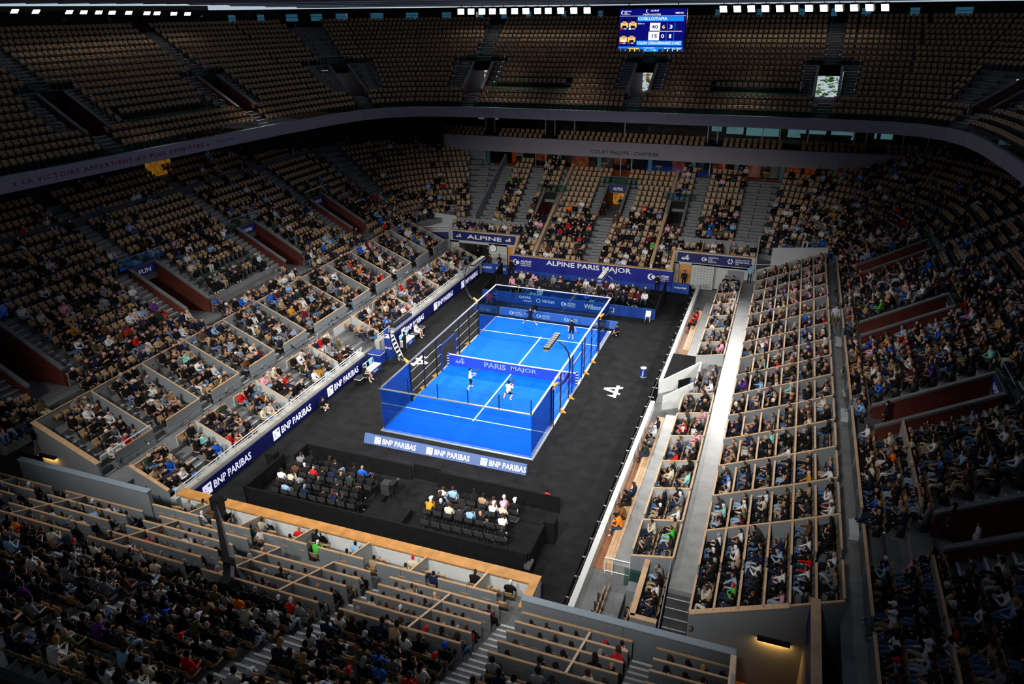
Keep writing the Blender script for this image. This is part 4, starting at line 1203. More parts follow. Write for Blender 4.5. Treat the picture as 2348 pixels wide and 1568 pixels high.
flat(crescent(.4, .5, .42), sb, 'screen_white', (-.7, -.045, 3.8), SR, SU, .36); flat(crescent(.4, .5, .42), sb, 'screen_white', (-3.35, -.045, 3.62), SR, SU, .45)
stext('INTERNATIONAL', -3.0, 3.92, .75, .1); stext('PADEL', -3.0, 3.78, .3, .1); stext('FEDERATION', -3.0, 3.64, .6, .1); stext('PREMIER PADEL', 2.4, 3.72, .85, .16)
for i, (x, z, c1, c2) in enumerate(((-3.35, 2.4, 'ESP', 'r'), (-2.45, 2.4, 'ARG', 'w'), (-3.4, .98, 'ESP', 'r'), (-2.5, .98, 'ESP', 'r'))):
    srect(x, x + .82, z, z + .46, 'screen_yellow', .03)
    flat([disc(x + .42, z + .5, .22, 12)], sb, 'screen_skin', (0, -.04, 0), SR, SU, 1.0, name='screen_face')
    flat([disc(x + .42, z + .6, .23, 10, 0, math.pi * 1.1)], sb, 'screen_dark', (0, -.046, 0), SR, SU, 1.0, name='screen_hair')
    srect(x + .18, x + .64, z, z + .18, 'screen_white' if i == 2 else 'screen_dark', .042)
    srect(x, x + .26, z - .22, z - .04, 'screen_red' if c2 == 'r' else 'screen_white', .035)
    stext(c1, x + .36, z - .2, .34, .13)
for x in (-2.6, 2.6):
    mk('hanger', MB().box(x - .05, x + .05, .2, .3, 4.3, 5.2), 'black_metal', sb)

# trees outside the open exits
def tree(x, y, z, r, m, label):
    t = thing('tree', label, 'tree', (x, y, z))
    mk('trunk', MB().tube([(0, 0, 0), (.1, 0, 9), (0, .1, 14.6)], [.4, .3, .1], 7), 'deck_wood', t)
    mb = MB()
    for i in range(420):
        a = RNG.normal(size=3); a /= np.linalg.norm(a)
        p = np.array([0, 0, 14.6]) + a * r * RNG.uniform(.5, 1) * np.array([1, .7, 1.1])
        d = RNG.normal(size=3); d /= np.linalg.norm(d); e = np.cross(d, [0, 0, 1]); e /= np.linalg.norm(e) + 1e-6
        s = RNG.uniform(.3, .55)
        mb.add([p - e * s, p + d * s * .6, p + e * s, p - d * s * .6], [(0, 1, 2, 3)])
    tag(mk('foliage', mb, m, t), kind='stuff')
tree(20.0, 58, -.13, 4.5, 'leaf', 'leafy green tree outside the open upper exit')
tree(-1.0, 58, -.13, 4.5, 'leaf_autumn', 'yellowing tree outside the exit under the scoreboard')
tree(-21.5, 57, -.13, 4.5, 'leaf_autumn', 'pale autumn tree outside the exit nearest the round emblem')

# ------------------------------------------------------------------ people: skinned skeletons
def base_seated(lean=0.0, arms='lap', legs='normal', turn=0.0, rng=None):
    j = {}
    f = lean
    j['pelvis'] = (0, -.06, .53); j['spine'] = (0, -.10 + .25 * f, .70); j['chest'] = (0, -.09 + .7 * f, .90 - .12 * f * f); j['neckb'] = (0, -.06 + 1.0 * f, 1.02 - .3 * f * f)
    nb = np.array(j['neckb'])
    j['neck'] = nb + (0, .02 + .1 * f, .07); j['head0'] = nb + (.02 * turn, .05 + .15 * f, .13); j['head1'] = nb + (.03 * turn, .04 + .16 * f, .225); j['headt'] = nb + (.03 * turn, .03 + .16 * f, .285)
    ch = np.array(j['chest'])
    for s, t in ((1, 'L'), (-1, 'R')):
        j['sh' + t] = ch + (s * .19, .01, .075)
        if arms == 'lap':
            j['el' + t] = ch + (s * .25, .08, -.19); j['wr' + t] = (s * .12, .24 + .6 * f, .66); j['ha' + t] = (s * .07, .32 + .6 * f, .64)
        elif arms == 'crossed':
            j['el' + t] = ch + (s * .25, .10, -.18); j['wr' + t] = ch + (s * .03, .24, -.10 + .03 * s); j['ha' + t] = ch + (-s * .06, .25, -.07 + .03 * s)
        elif arms == 'phone':
            j['el' + t] = ch + (s * .22, .14, -.2); j['wr' + t] = ch + (s * .08, .34, -.06); j['ha' + t] = ch + (s * .035, .4, -.02)
        elif arms == 'chin':
            if s > 0:
                j['el' + t] = ch + (.2, .22, -.22); j['wr' + t] = nb + (.06, .2, .0); j['ha' + t] = nb + (.04, .16, .07)
            else:
                j['el' + t] = ch + (-.24, .1, -.2); j['wr' + t] = ch + (-.02, .26, -.2); j['ha' + t] = ch + (.05, .28, -.19)
        elif arms == 'wide':
            j['el' + t] = ch + (s * .31, .05, -.17); j['wr' + t] = (s * .3, .26, .68); j['ha' + t] = (s * .27, .34, .67)
        elif arms == 'behind_head':
            j['el' + t] = ch + (s * .36, .08, .12); j['wr' + t] = nb + (s * .14, -.05, .17); j['ha' + t] = nb + (s * .07, -.08, .2)
        j['hi' + t] = (s * .1, .0, .51)
        if legs == 'normal':
            j['kn' + t] = (s * .12, .43, .53); j['an' + t] = (s * .12, .42, .1); j['to' + t] = (s * .13, .58, .045)
        elif legs == 'apart':
            j['kn' + t] = (s * .22, .42, .53); j['an' + t] = (s * .2, .44, .1); j['to' + t] = (s * .24, .6, .045)
        elif legs == 'stretched':
            j['kn' + t] = (s * .11, .46, .48); j['an' + t] = (s * .1, .72, .12); j['to' + t] = (s * .12, .82, .2)
        elif legs == 'crossed':
            if s > 0:
                j['kn' + t] = (.1, .42, .53); j['an' + t] = (.08, .4, .1); j['to' + t] = (.1, .56, .045)
            else:
                j['kn' + t] = (-.02, .45, .63); j['an' + t] = (.16, .52, .3); j['to' + t] = (.19, .65, .24)
    return j

RAD = dict(pelvis=(.165, .125), spine=(.15, .115), chest=(.175, .12), neckb=(.085, .075), neck=(.055, .055), head0=(.075, .085), head1=(.088, .1), headt=(.05, .06),
           sh=(.072, .07), el=(.052, .05), wr=(.036, .034), ha=(.042, .03), hi=(.1, .1), kn=(.072, .07), an=(.048, .046), to=(.045, .035))
EDGES = [('pelvis', 'spine'), ('spine', 'chest'), ('chest', 'neckb'), ('neckb', 'neck'), ('neck', 'head0'), ('head0', 'head1'), ('head1', 'headt')]
for t in 'LR':
    EDGES += [('chest', 'sh' + t), ('sh' + t, 'el' + t), ('el' + t, 'wr' + t), ('wr' + t, 'ha' + t), ('pelvis', 'hi' + t), ('hi' + t, 'kn' + t), ('kn' + t, 'an' + t), ('an' + t, 'to' + t)]
REG = {'skin': 0, 'top': 1, 'bottom': 2, 'hair': 3, 'shoe': 4, 'fore': 5, 'shin': 6}
def edge_region(a, b):
    if a in ('neckb', 'neck', 'head0', 'head1'): return 0
    if a[:2] == 'wr': return 0
    if a[:2] == 'el': return 5
    if a in ('spine', 'chest') or a[:2] == 'sh': return 1
    if a == 'pelvis' and b == 'spine': return 1
    if a == 'pelvis' or a[:2] == 'hi': return 2
    if a[:2] == 'kn': return 6
    return 4

def skin_person(j, level=1, fingers=False):
    names = list(j)
    pos = [np.array(j[n], float) for n in names]
    rad = [RAD.get(n, RAD.get(n[:2], (.05, .05))) for n in names]
    edges = [(names.index(a), names.index(b)) for a, b in EDGES]
    reg = [edge_region(a, b) for a, b in EDGES]
    if fingers:
        for t in 'LR':
            h = np.array(j['ha' + t], float); d = h - np.array(j['wr' + t], float); d /= np.linalg.norm(d)
            x = np.cross(d, (0, 0, 1)); x /= np.linalg.norm(x) + 1e-6
            base = names.index('ha' + t)
            for q, ln in ((-.032, .07), (-.011, .085), (.011, .08), (.032, .06)):
                p1 = h + x * q + d * .045; p2 = p1 + d * ln * .5 + np.array((0, 0, -.012)); p3 = p2 + d * ln * .3 + np.array((0, 0, -.025))
                i0 = len(pos); pos += [p1, p2, p3]; rad += [(.011, .011), (.0095, .0095), (.008, .008)]
                edges += [(base, i0), (i0, i0 + 1), (i0 + 1, i0 + 2)]; reg += [0, 0, 0]
            p1 = h + x * (.05 if t == 'L' else -.05) + d * .0; p2 = p1 + d * .04 + x * (.012 if t == 'L' else -.012)
            i0 = len(pos); pos += [p1, p2]; rad += [(.012, .012), (.009, .009)]; edges += [(base, i0), (i0, i0 + 1)]; reg += [0, 0]
    me = bpy.data.meshes.new('sk')
    me.from_pydata([tuple(p) for p in pos], edges, [])
    ob = bpy.data.objects.new('sk', me)
    COL.objects.link(ob)
    md = ob.modifiers.new('s', 'SKIN')
    md.use_smooth_shade = True
    if not me.skin_vertices:
        bpy.context.view_layer.objects.active = ob
        bpy.ops.mesh.customdata_skin_add()
    sk = me.skin_vertices[0].data
    for i, r in enumerate(rad):
        sk[i].radius = r
        sk[i].use_root = (i == 0)
    if level:
        sd = ob.modifiers.new('d', 'SUBSURF'); sd.levels = level; sd.render_levels = level
    dg = bpy.context.evaluated_depsgraph_get()
    ev = ob.evaluated_get(dg)
    m2 = ev.to_mesh()
    V = np.zeros(len(m2.vertices) * 3, np.float32); m2.vertices.foreach_get('co', V); V = V.reshape(-1, 3).astype(float)
    F = [tuple(p.vertices) for p in m2.polygons]
    ev.to_mesh_clear()
    bpy.data.objects.remove(ob); bpy.data.meshes.remove(me)
    best = np.full(len(V), 1e9); R = np.zeros(len(V), int)
    for (a, b), r in zip(edges, reg):
        A, B = pos[a], pos[b]
        t = np.clip(((V - A) @ (B - A)) / ((B - A) @ (B - A) + 1e-9), 0, 1)
        d = np.linalg.norm(V - (A + t[:, None] * (B - A)), axis=1)
        rr = (rad[a][0] + rad[b][0]) / 2
        dn = d - .6 * rr
        k = dn < best
        best[k] = dn[k]; R[k] = r
    hc = (np.array(j['head0'], float) + np.array(j['head1'], float)) / 2
    rel = V - hc
    hd = (R == 0) & (np.linalg.norm(rel, axis=1) < .2) & (rel[:, 2] > -.1)
    hair = hd & ((rel[:, 2] > .07) | ((rel[:, 1] < .025) & (rel[:, 2] > -.09)))
    R[hair] = 3
    return V, F, R, hc

SEATED = [('lap', 'normal', .0), ('lap', 'apart', .05), ('crossed', 'normal', .0), ('phone', 'normal', .06), ('chin', 'crossed', .1), ('lap', 'crossed', .02),
          ('wide', 'apart', -.02), ('crossed', 'stretched', -.04), ('lap', 'apart', .3), ('phone', 'apart', .22), ('behind_head', 'apart', .0), ('lap', 'stretched', -.05)]
VAR_LO = []; VAR_HI = []
for i, (a, l, f) in enumerate(SEATED):
    jj = base_seated(f, a, l, turn=((i * 7) % 5 - 2) * .5)
    VAR_LO.append(skin_person(jj, 0)); VAR_HI.append(skin_person(jj, 1))

def hair_mesh(style):
    """shell round a head centred at the origin"""
    mb = MB()
    nu, nv = 12, 7
    idx = {}
    rx, ry, rz = .1, .115, .135
    if style in ('cap', 'hood'): rx, ry, rz = .108, .122, .14
    vs = []
    for v in range(nv + 1):
        th = math.pi * v / nv * (.78 if style != 'long' else .8)
        for u in range(nu):
            ph = 2 * math.pi * u / nu
            vs.append((rx * math.sin(th) * math.cos(ph), -.012 + ry * math.sin(th) * math.sin(ph), .03 + rz * math.cos(th)))
    fs = []
    for v in range(nv):
        for u in range(nu):
            q = [v * nu + u, v * nu + (u + 1) % nu, (v + 1) * nu + (u + 1) % nu, (v + 1) * nu + u]
            c = np.mean([vs[i] for i in q], 0)
            lim = .055 if style == 'cap' else .062
            if c[2] < lim and c[1] > (-.03 if style in ('short', 'cap') else .02): continue
            if style == 'cap' and c[2] < .03: continue
            if style == 'short' and c[2] < -.05: continue
            fs.append(tuple(q))
    used = sorted({i for q in fs for i in q}); rm = {a: b for b, a in enumerate(used)}
    mb.add([vs[i] for i in used], [tuple(rm[i] for i in q) for q in fs])
    if style == 'long':
        mb.tube([(0, -.09, .05), (0, -.13, -.08), (0, -.12, -.22)], [.075, .085, .04], 8)
    if style == 'cap':
        mb.prism([(-.07, .07, .06), (.07, .07, .06), (.06, .19, .05), (-.06, .19, .05)], (0, 0, .012))
    if style == 'hood':
        mb.tube([(0, -.04, -.1), (0, -.07, -.02), (0, -.05, .05)], [.11, .115, .1], 8)
    me = mb.mesh(style)
    me.polygons.foreach_set('use_smooth', [True] * len(me.polygons))
    return me

TOPS = [('black', (14, 14, 17), 52), ('charcoal', (44, 45, 48), 9), ('navy', (20, 28, 58), 12), ('grey', (122, 124, 128), 7), ('white', (222, 222, 222), 10), ('cream', (208, 196, 172), 5), ('beige', (164, 138, 106), 4),
        ('brown', (92, 60, 40), 4), ('dark green', (36, 54, 42), 4), ('olive', (88, 86, 56), 2), ('red', (196, 26, 28), 2.6), ('maroon', (92, 24, 36), 1.6), ('bright blue', (24, 96, 200), 2.6), ('light blue', (140, 178, 216), 3.4),
        ('orange', (232, 110, 24), .7), ('mustard', (196, 142, 34), 1.2), ('pink', (228, 160, 184), 1.5), ('mint', (150, 214, 204), .6), ('purple', (96, 52, 128), .5), ('bright green', (70, 190, 60), .3)]
GARM = ['jacket', 'sweater', 'shirt', 'hoodie', 'coat', 'T-shirt']
BOTS = [('black trousers', (18, 18, 22), 44), ('dark jeans', (30, 42, 66), 22), ('blue jeans', (76, 108, 148), 16), ('pale jeans', (150, 176, 200), 7), ('beige trousers', (172, 152, 122), 7), ('white trousers', (212, 210, 204), 4)]
HAIRS = [('dark hair', (30, 22, 18), 42), ('brown hair', (66, 44, 30), 28), ('blond hair', (170, 134, 84), 9), ('grey hair', (150, 148, 146), 9), ('white cap', (226, 226, 226), 4), ('black cap', (20, 20, 22), 4), ('blue cap', (30, 70, 180), 1.2), ('red cap', (200, 30, 34), .8), ('bald head', None, 4)]
SKINS = [(204, 156, 128), (190, 142, 114), (214, 168, 142), (146, 100, 74), (90, 60, 46)]
def wpick(lst):
    w_ = np.array([x[2] for x in lst], float)
    return lst[int(RNG.choice(len(lst), p=w_ / w_.sum()))]
def outfit():
    h = wpick(HAIRS)
    return dict(top=wpick(TOPS), bot=wpick(BOTS), hair=h, gar=GARM[int(RNG.integers(len(GARM)))], skin=SKINS[int(RNG.choice(5, p=[.4, .3, .15, .1, .05]))], short=RNG.random() < .2)
def dress(of):
    return 'spectator in %s %s and %s' % (of['top'][0], of['gar'], of['bot'][0])
def region_colors(of):
    sk = lin(of['skin']); tp = lin(of['top'][1]); bt = lin(of['bot'][1])
    hr = lin(of['hair'][1]) if of['hair'][1] else sk
    sh = lin((216, 216, 214)) if RNG.random() < .4 else lin((24, 24, 26))
    fore = sk if of['gar'] == 'T-shirt' else tp
    return np.array([sk, tp, bt, hr, of.get('shoe', sh), of.get('fore', fore), of.get('shin', bt)], np.float32)

def color_attr(me, cols):
    a = me.color_attributes.new('Col', 'FLOAT_COLOR', 'POINT')
    c = np.ones((len(cols), 4), np.float32); c[:, :3] = cols
    a.data.foreach_set('color', c.ravel())

HAIRMESH = {}
def person(var, of, loc, rotz, label, group=None, scale=1.0, flip=False, cat='person'):
    V, F, R, hc = var
    V = V * scale; hc = hc * scale
    if flip:
        V = V * (-1, 1, 1); hc = hc * (-1, 1, 1); F = [f[::-1] for f in F]
    me = bpy.data.meshes.new('person')
    me.from_pydata([tuple(v) for v in V], [], F)
    me.polygons.foreach_set('use_smooth', [True] * len(F))
    color_attr(me, region_colors(of)[R])
    me.materials.append(MATS['cloth'])
    o = link('person', me, None, None, loc, (0, 0, rotz))
    tag(o, label, cat, group)
    h = of['hair']
    if h[1] is not None:
        st = of.get('style') or ('cap' if 'cap' in h[0] else ('long' if of.get('long') else 'short'))
        key = (st, h[0])
        if key not in HAIRMESH:
            hm = hair_mesh(st)
            color_attr(hm, np.tile(np.array(lin(h[1]), np.float32), (len(hm.vertices), 1)))
            hm.materials.append(MATS['cloth'])
            HAIRMESH[key] = hm
        c = link('cap' if st == 'cap' else 'hair', HAIRMESH[key], None, o, tuple(hc))
        c.scale = (scale,) * 3
    return o

def standing(**kw):
    j = {}
    j['pelvis'] = (0, 0, .95); j['spine'] = (0, -.01, 1.12); j['chest'] = (0, 0, 1.32); j['neckb'] = (0, .0, 1.46)
    j['neck'] = (0, .01, 1.53); j['head0'] = (0, .03, 1.6); j['head1'] = (0, .03, 1.69); j['headt'] = (0, .02, 1.755)
    for s, t in ((1, 'L'), (-1, 'R')):
        j['sh' + t] = (s * .19, 0, 1.4); j['el' + t] = (s * .25, -.01, 1.13); j['wr' + t] = (s * .25, .08, .9); j['ha' + t] = (s * .24, .11, .82)
        j['hi' + t] = (s * .1, 0, .9); j['kn' + t] = (s * .11, .02, .5); j['an' + t] = (s * .12, 0, .09); j['to' + t] = (s * .13, .16, .04)
    j.update(kw)
    return {k: np.array(v, float) for k, v in j.items()}
def shift(j, d, keys=None):
    for k in j:
        if keys is None or k in keys: j[k] = j[k] + np.array(d)
    return j
UPPER = ['spine', 'chest', 'neckb', 'neck', 'head0', 'head1', 'headt', 'shL', 'shR', 'elL', 'elR', 'wrL', 'wrR', 'haL', 'haR']

# ------------------------------------------------------------------ court
court = thing('padel_court', 'blue padel court enclosed by glass walls and wire fence', 'court', (0, 0, 0))
mk('base_frame', MB().box(-5.16, 5.16, -10.16, 10.16, 0, .035), 'steel', court)
mk('turf', MB().box(-5, 5, -10, 10, .03, .05), 'turf', court)
for y in (-6.95, 6.95):
    mk('court_line', MB().box(-5, 5, y - .05, y + .05, .05, .053), 'white_paint', court)
mk('court_line', MB().box(-.05, .05, -7.15, 7.15, .05, .054), 'white_paint', court)
for y in (-10, 10):
    for i in range(5):
        g = mk('glass_panel', MB().box(-5 + 2 * i + .006, -3 + 2 * i - .006, y - .006, y + .006, .06, 3.0), 'glass_court', court)
    mk('top_rail', MB().box(-5.08, 5.08, y - .06, y + .06, 3.0, 3.05), 'steel', court)
    mb = MB()
    for z in np.arange(3.1, 4.0, .1): mb.tube([(-5, y, z), (5, y, z)], .005, 3)
    for x in np.arange(-4.9, 5, .1): mb.tube([(x, y, 3.05), (x, y, 4.0)], .004, 3)
    tag(mk('wire_mesh', mb, 'black_metal', court), kind='stuff')
    for x in (-5, -3, -1, 1, 3, 5):
        mk('mesh_post', MB().box(x - .025, x + .025, y - .025, y + .025, 3.0, 4.0), 'black_metal', court)
for x in (-5, 5):
    for sg in (-1, 1):
        for i in range(2):
            a, b = sorted((sg * (10 - 2 * i), sg * (8 - 2 * i)))
            mk('glass_panel', MB().box(x - .006, x + .006, a + .006, b - .006, .06, 3.0), 'glass_court', court)
        for y in (6,):
            mk('corner_post', MB().box(x - .04, x + .04, sg * y - .04, sg * y + .04, 0, 3.0), 'black_metal', court)
    mk('top_rail', MB().box(x - .06, x + .06, -10.05, 10.05, 3.0, 3.05), 'steel', court)
    for y in (-4, -2, 2, 4):
        mk('fence_post', MB().box(x - .035, x + .035, y - .035, y + .035, 0, 3.0), 'black_metal', court)
        t = 1 if x > 0 else -1
        mk('yellow_brace', MB().prism([(x + t * .05, y - .12, 0), (x + t * .42, y - .12, 0), (x + t * .05, y - .12, .3)], (0, .1, 0)), 'yellow_tag', court)
    for z in (.75, 1.5, 2.25):
        for a, b in ((-6, -1.2), (1.3, 6)):
            mk('fence_wire', MB().tube([(x, a, z), (x, b, z)], .014, 4), 'steel', court)
    mb = MB()
    for a, b in ((-6, -1.2), (1.3, 6)):
        for y in np.arange(a + .1, b, .1): mb.tube([(x, y, .05), (x, y, 3.0)], .0016, 3)
        for z in np.arange(.1, 3, .1): mb.tube([(x, a, z), (x, b, z)], .0016, 3)
    tag(mk('wire_mesh', mb, 'black_metal', court), kind='stuff')
    for y in (-1.2, 1.3):
        mk('gate_post', MB().box(x - .05, x + .05, y - .05, y + .05, 0, 2.15 if x < 0 else 3.0), 'box_blue', court)
    mk('gate_lintel', MB().box(x - .05, x + .05, -1.2, 1.3, 2.05, 2.15), 'box_blue', court)
# net
net = thing('court_net', 'blue net with pale PARIS MAJOR lettering and white top band', 'net', (0, 0, .05))
mb = MB(); xs_ = np.linspace(-4.95, 4.95, 12)
top = [.9 - .05 * (1 - (x / 4.95) ** 2) for x in xs_]
mb.add([(x, 0, 0) for x in xs_] + [(x, 0, z) for x, z in zip(xs_, top)], [(i, i + 1, 13 + i, 12 + i) for i in range(11)])
mk('net_sheet', mb, 'net_mesh_cloth', net)
mk('top_band', MB().tube([(x, 0, z) for x, z in zip(xs_, top)], .045, 6), 'white_paint', net)
for i, x in enumerate((-5.02, 5.02)):
    p = mk('net_post', MB().box(x - .07, x + .07, -.08, .08, -.05, 1.0), 'box_blue', net)
    for k in range(4):
        mk('post_mark', MB().box(x - .075, x + .075, -.085, .085, .1 + .22 * k, .17 + .22 * k), 'white_paint', p)
flat(ARROW_A, net, 'net_letter', (-4.2, -.01, .22), (1, 0, 0), (0, 0, 1), .5)
flat(ARROW_A, net, 'net_letter', (3.6, -.01, .2), (1, 0, 0), (0, 0, 1), .5)
lettering('PARIS', net, 'net_letter', (-2.1, -.01, .25), (1, 0, 0), (0, 0, 1), 1.7, .42)
lettering('MAJOR', net, 'net_letter', (.0, -.01, .25), (1, 0, 0), (0, 0, 1), 2.0, .42)
# lamp posts
for sx, sy, lb in ((1, -1, 'near the striding arrow floor mark'), (-1, -1, 'beside the umpire chair side glass'), (-1, 1, 'beside the red chair'), (1, 1, 'beside the white chair')):
    t = thing('court_lamp', 'curved black court lamp mast with LED bar ' + lb, 'lamp', (sx * 5.12, sy * 6.0, 0))
    ang = np.linspace(0, math.pi * .92, 9)
    pts = [(0, 0, 0), (0, 0, 3.0)] + [(sx * (.15 + .95 * math.sin(a) * (1 - .1 * math.cos(a))), sy * .12 * a, 3.0 + 1.62 * (1 - math.cos(a))) for a in ang[1:]]
    mk('mast', MB().tube(pts, .05, 6), 'black_metal', t)
    mk('yellow_sleeve', MB().tube([(0, 0, 2.75), (sx * .02, 0, 3.0), (sx * .3, 0, 3.25)], [.09, .12, .05], 6), 'yellow_tag', t)
    bar = mk('lamp_bar', MB().box(-.14, .14, -1.25, 1.25, -.04, .06), 'steel', t, (0, sy * .45, 6.1))
    for k in range(8):
        mk('led_head', MB().box(-.17, .17, -1.15 + .3 * k, -.93 + .3 * k, .06, .2), 'black_metal', bar)
    mk('led_strip', MB().box(-.1, .1, -1.2, 1.2, -.05, -.04), 'letter_white', bar)
# floor marks
for x, y, lb in ((7.6, .1, 'white arrow A mark printed on the carpet beside the blue drum'), (-7.3, -.2, 'white arrow A mark printed on the carpet beside the umpire chair')):
    t = thing('floor_mark', lb, 'floor mark', (x, y, 0))
    r_, u_ = ((0, 1, 0), (-1, 0, 0)) if x > 0 else ((0, -1, 0), (1, 0, 0))
    flat([[(p - .35, q - .5) for p, q in poly] for poly in MARK_A], t, 'letter_white', (0, 0, .004), r_, u_, 1.25, name='printed_mark')
# boards round the court
def low_board(x0, x1, y, h, m, label, tilt=0.0, depth=.06):
    t = thing('advert_board', label, 'advertising board', ((x0 + x1) / 2, y, 0))
    w_ = (x1 - x0) / 2
    mk('board', MB().prism([(-w_, 0, 0), (-w_, depth + tilt, 0), (-w_, depth + tilt, h), (-w_, tilt, h)], (2 * w_, 0, 0)), m, t)
    return t, w_
t, w_ = low_board(-5.45, 5.25, -11.75, .55, 'board_slate', 'long slate blue board with three bank logos in front of near court glass', .28)
uu = np.array((0, .28, .55)); uu = uu / np.linalg.norm(uu)
for i in range(3):
    x = -4.6 + i * 3.55
    bank_logo(t, np.array((x, -.02, .0)) + uu * .1, (1, 0, 0), uu, .42, 'letter_white', 'board_slate')
    lettering('BNP PARIBAS', t, 'letter_white', np.array((x + .55, -.02, 0)) + uu * .14, (1, 0, 0), uu, 2.3, .34)
t, w_ = low_board(-5.1, 5.5, 10.75, .62, 'board_mid', 'blue board with four event logos behind the far court glass', .2)
for i in range(4):
    padel_logo(t, -4.3 + i * 2.5, -.02, .08, .45)
low_board(-7.6, -5.4, 10.9, .5, 'board_blue', 'short dim blue board behind the far corner of the court')

# ------------------------------------------------------------------ far guest stand
vip = thing('guest_stand', 'black stepped guest stand with blue sponsor front behind the far court end', 'stand', (.1, 13.8, 0))
for k in range(4):
    mk('platform', MB().box(-8.0, 8.0, .1 + 1.05 * k, 1.15 + 1.05 * k, 0, .35 + .22 * k), 'black_cloth', vip)
mk('front_board', MB().box(-8.0, 8.0, -.02, .06, 0, .95), 'board_blue', vip)
for x in (-8.0, 8.0):
    mk('side_board', MB().hexa([(x - .04, 0, 0), (x + .04, 0, 0), (x + .04, 5.2, 0), (x - .04, 5.2, 0), (x - .04, 0, 1.0), (x + .04, 0, 1.0), (x + .04, 5.2, 1.9), (x - .04, 5.2, 1.9)]), 'black_cloth', vip)
mk('front_glass', MB().box(-7.9, 7.9, .08, .1, .95, 1.3), 'glass_rail', vip)
lettering('QATAR', vip, 'letter_white', (-4.4, -.03, .5), (1, 0, 0), (0, 0, 1), 1.15, .28)
lettering('AIRWAYS', vip, 'letter_white', (-4.05, -.03, .25), (1, 0, 0), (0, 0, 1), .85, .15)
flat([disc(.5, .5, .5, 16)], vip, 'letter_white', (-2.75, -.03, .28), (1, 0, 0), (0, 0, 1), .4)
flat([disc(.5, .5, .36, 16)], vip, 'board_blue', (-2.75, -.034, .28), (1, 0, 0), (0, 0, 1), .4)
lettering('VEOLIA', vip, 'letter_white', (-2.2, -.03, .36), (1, 0, 0), (0, 0, 1), 1.2, .26)
padel_logo(vip, -.4, -.03, .22, .5)
lettering('Wilson', vip, 'letter_white', (1.7, -.03, .28), (1, 0, 0), (0, 0, 1), 1.6, .46)
flat(SQUARE, vip, 'letter_white', (4.0, -.03, .25), (1, 0, 0), (0, 0, 1), .42); flat([[(.12, .12), (.88, .12), (.88, .88), (.12, .88)]], vip, 'board_blue', (4.0, -.034, .25), (1, 0, 0), (0, 0, 1), .42)
# near guest pit
pit = thing('guest_pit', 'black walled guest enclosure with raised floor in front of the near stand', 'enclosure', (0, -17, 0))
mk('platform', MB().box(-8.0, -1.2, -2.4, 1.0, 0, .3), 'black_cloth', pit)
mk('platform', MB().box(1.0, 8.0, -2.4, 1.0, 0, .3), 'black_cloth', pit)
mk('platform', MB().box(-1.2, 1.0, -2.4, -.6, 0, .75), 'black_cloth', pit)
mk('wall', MB().box(-7.7, -.7, 2.62, 2.72, 0, 1.0), 'black_cloth', pit)
mk('wall', MB().box(.95, 8.1, 2.55, 2.65, 0, 1.0), 'black_cloth', pit)
mk('wall', MB().box(-.7, .95, 2.9, 3.0, 0, .95), 'black_cloth', pit)
mk('wall', MB().box(-8.1, 8.1, -2.5, -2.4, 0, 1.25), 'black_cloth', pit)
mk('side_wall', MB().box(-8.15, -8.05, -2.5, 1.0, 0, 1.25), 'black_cloth', pit)
mk('side_wall', MB().box(-7.75, -7.65, 1.4, 2.7, 0, 1.0), 'black_cloth', pit)
mk('side_wall', MB().box(8.05, 8.15, -2.5, .2, 0, 1.25), 'black_cloth', pit)
mk('pillar', MB().box(8.0, 8.6, .0, .6, 0, 1.3), 'black_cloth', pit)
mk('pillar', MB().box(-9.3, -8.7, .8, 1.3, 0, 1.1), 'black_cloth', pit)
mk('camera_box', MB().box(-1.5, -1.0, .5, 1.0, .3, 1.0), 'seat_metal', pit)
# folding chairs
fc_seat = MB().box(-.22, .22, -.2, .22, .42, .45).mesh('chair_seat'); fc_seat.materials.append(MATS['black_metal'])
fc_back = MB().box(-.22, .22, -.27, -.24, .6, .86).mesh('chair_back'); fc_back.materials.append(MATS['seat_metal'])
fc_leg = MB().tube([(0, .2, 0), (0, -.26, .88)], .014, 5).tube([(0, -.22, 0), (0, .2, .43)], .014, 5).mesh('leg_frame'); fc_leg.materials.append(MATS['seat_metal'])
def folding_chair(x, y, z, rot, label, group):
    t = thing('folding_chair', label, 'chair', (x, y, z), rot, group)
    link('seat', fc_seat, None, t); link('backrest', fc_back, None, t)
    for sx in (-.21, .21):
        link('leg_frame', fc_leg, None, t, (sx, 0, 0))
EXTRA = []          # spectators on loose chairs: x, y, z, rot, section
for side, x0, x1 in ((-1, -6.9, -1.9), (1, 2.0, 6.6)):
    for r in range(4):
        xx = np.arange(x0 + (.3 if r % 2 else 0), x1, .58)
        for x in xx:
            y = -15.95 - .85 * r + .02 * x
            taken = RNG.random() < (.86 if side < 0 else (.75, .35, .55, .5)[r])
            z = .3 if y < -16 else 0.0
            of = outfit()
            folding_chair(x, y, z, 0.0, 'black folding chair under %s in near guest pit' % dress(of) if taken else 'empty black folding chair in row %s of the near guest pit' % 'ABCD'[r], 'folding chairs in the near guest pit')
            if taken: EXTRA.append((x, y, z, 0.0, 'near guest pit', of))
for r in range(3):
    for x in np.arange(-5.6, 7.0, .62):
        if -.7 < x < .3 or (r == 0 and RNG.random() < .35): continue
        y = 14.45 + 1.05 * r; z = .35 + .22 * r
        taken = RNG.random() < .72
        of = outfit()
        folding_chair(x, y, z, math.pi, 'black folding chair under %s on far guest stand' % dress(of) if taken else 'empty black folding chair on the far guest stand', 'folding chairs on the far guest stand')
        if taken: EXTRA.append((x, y, z, math.pi, 'far guest stand', of))

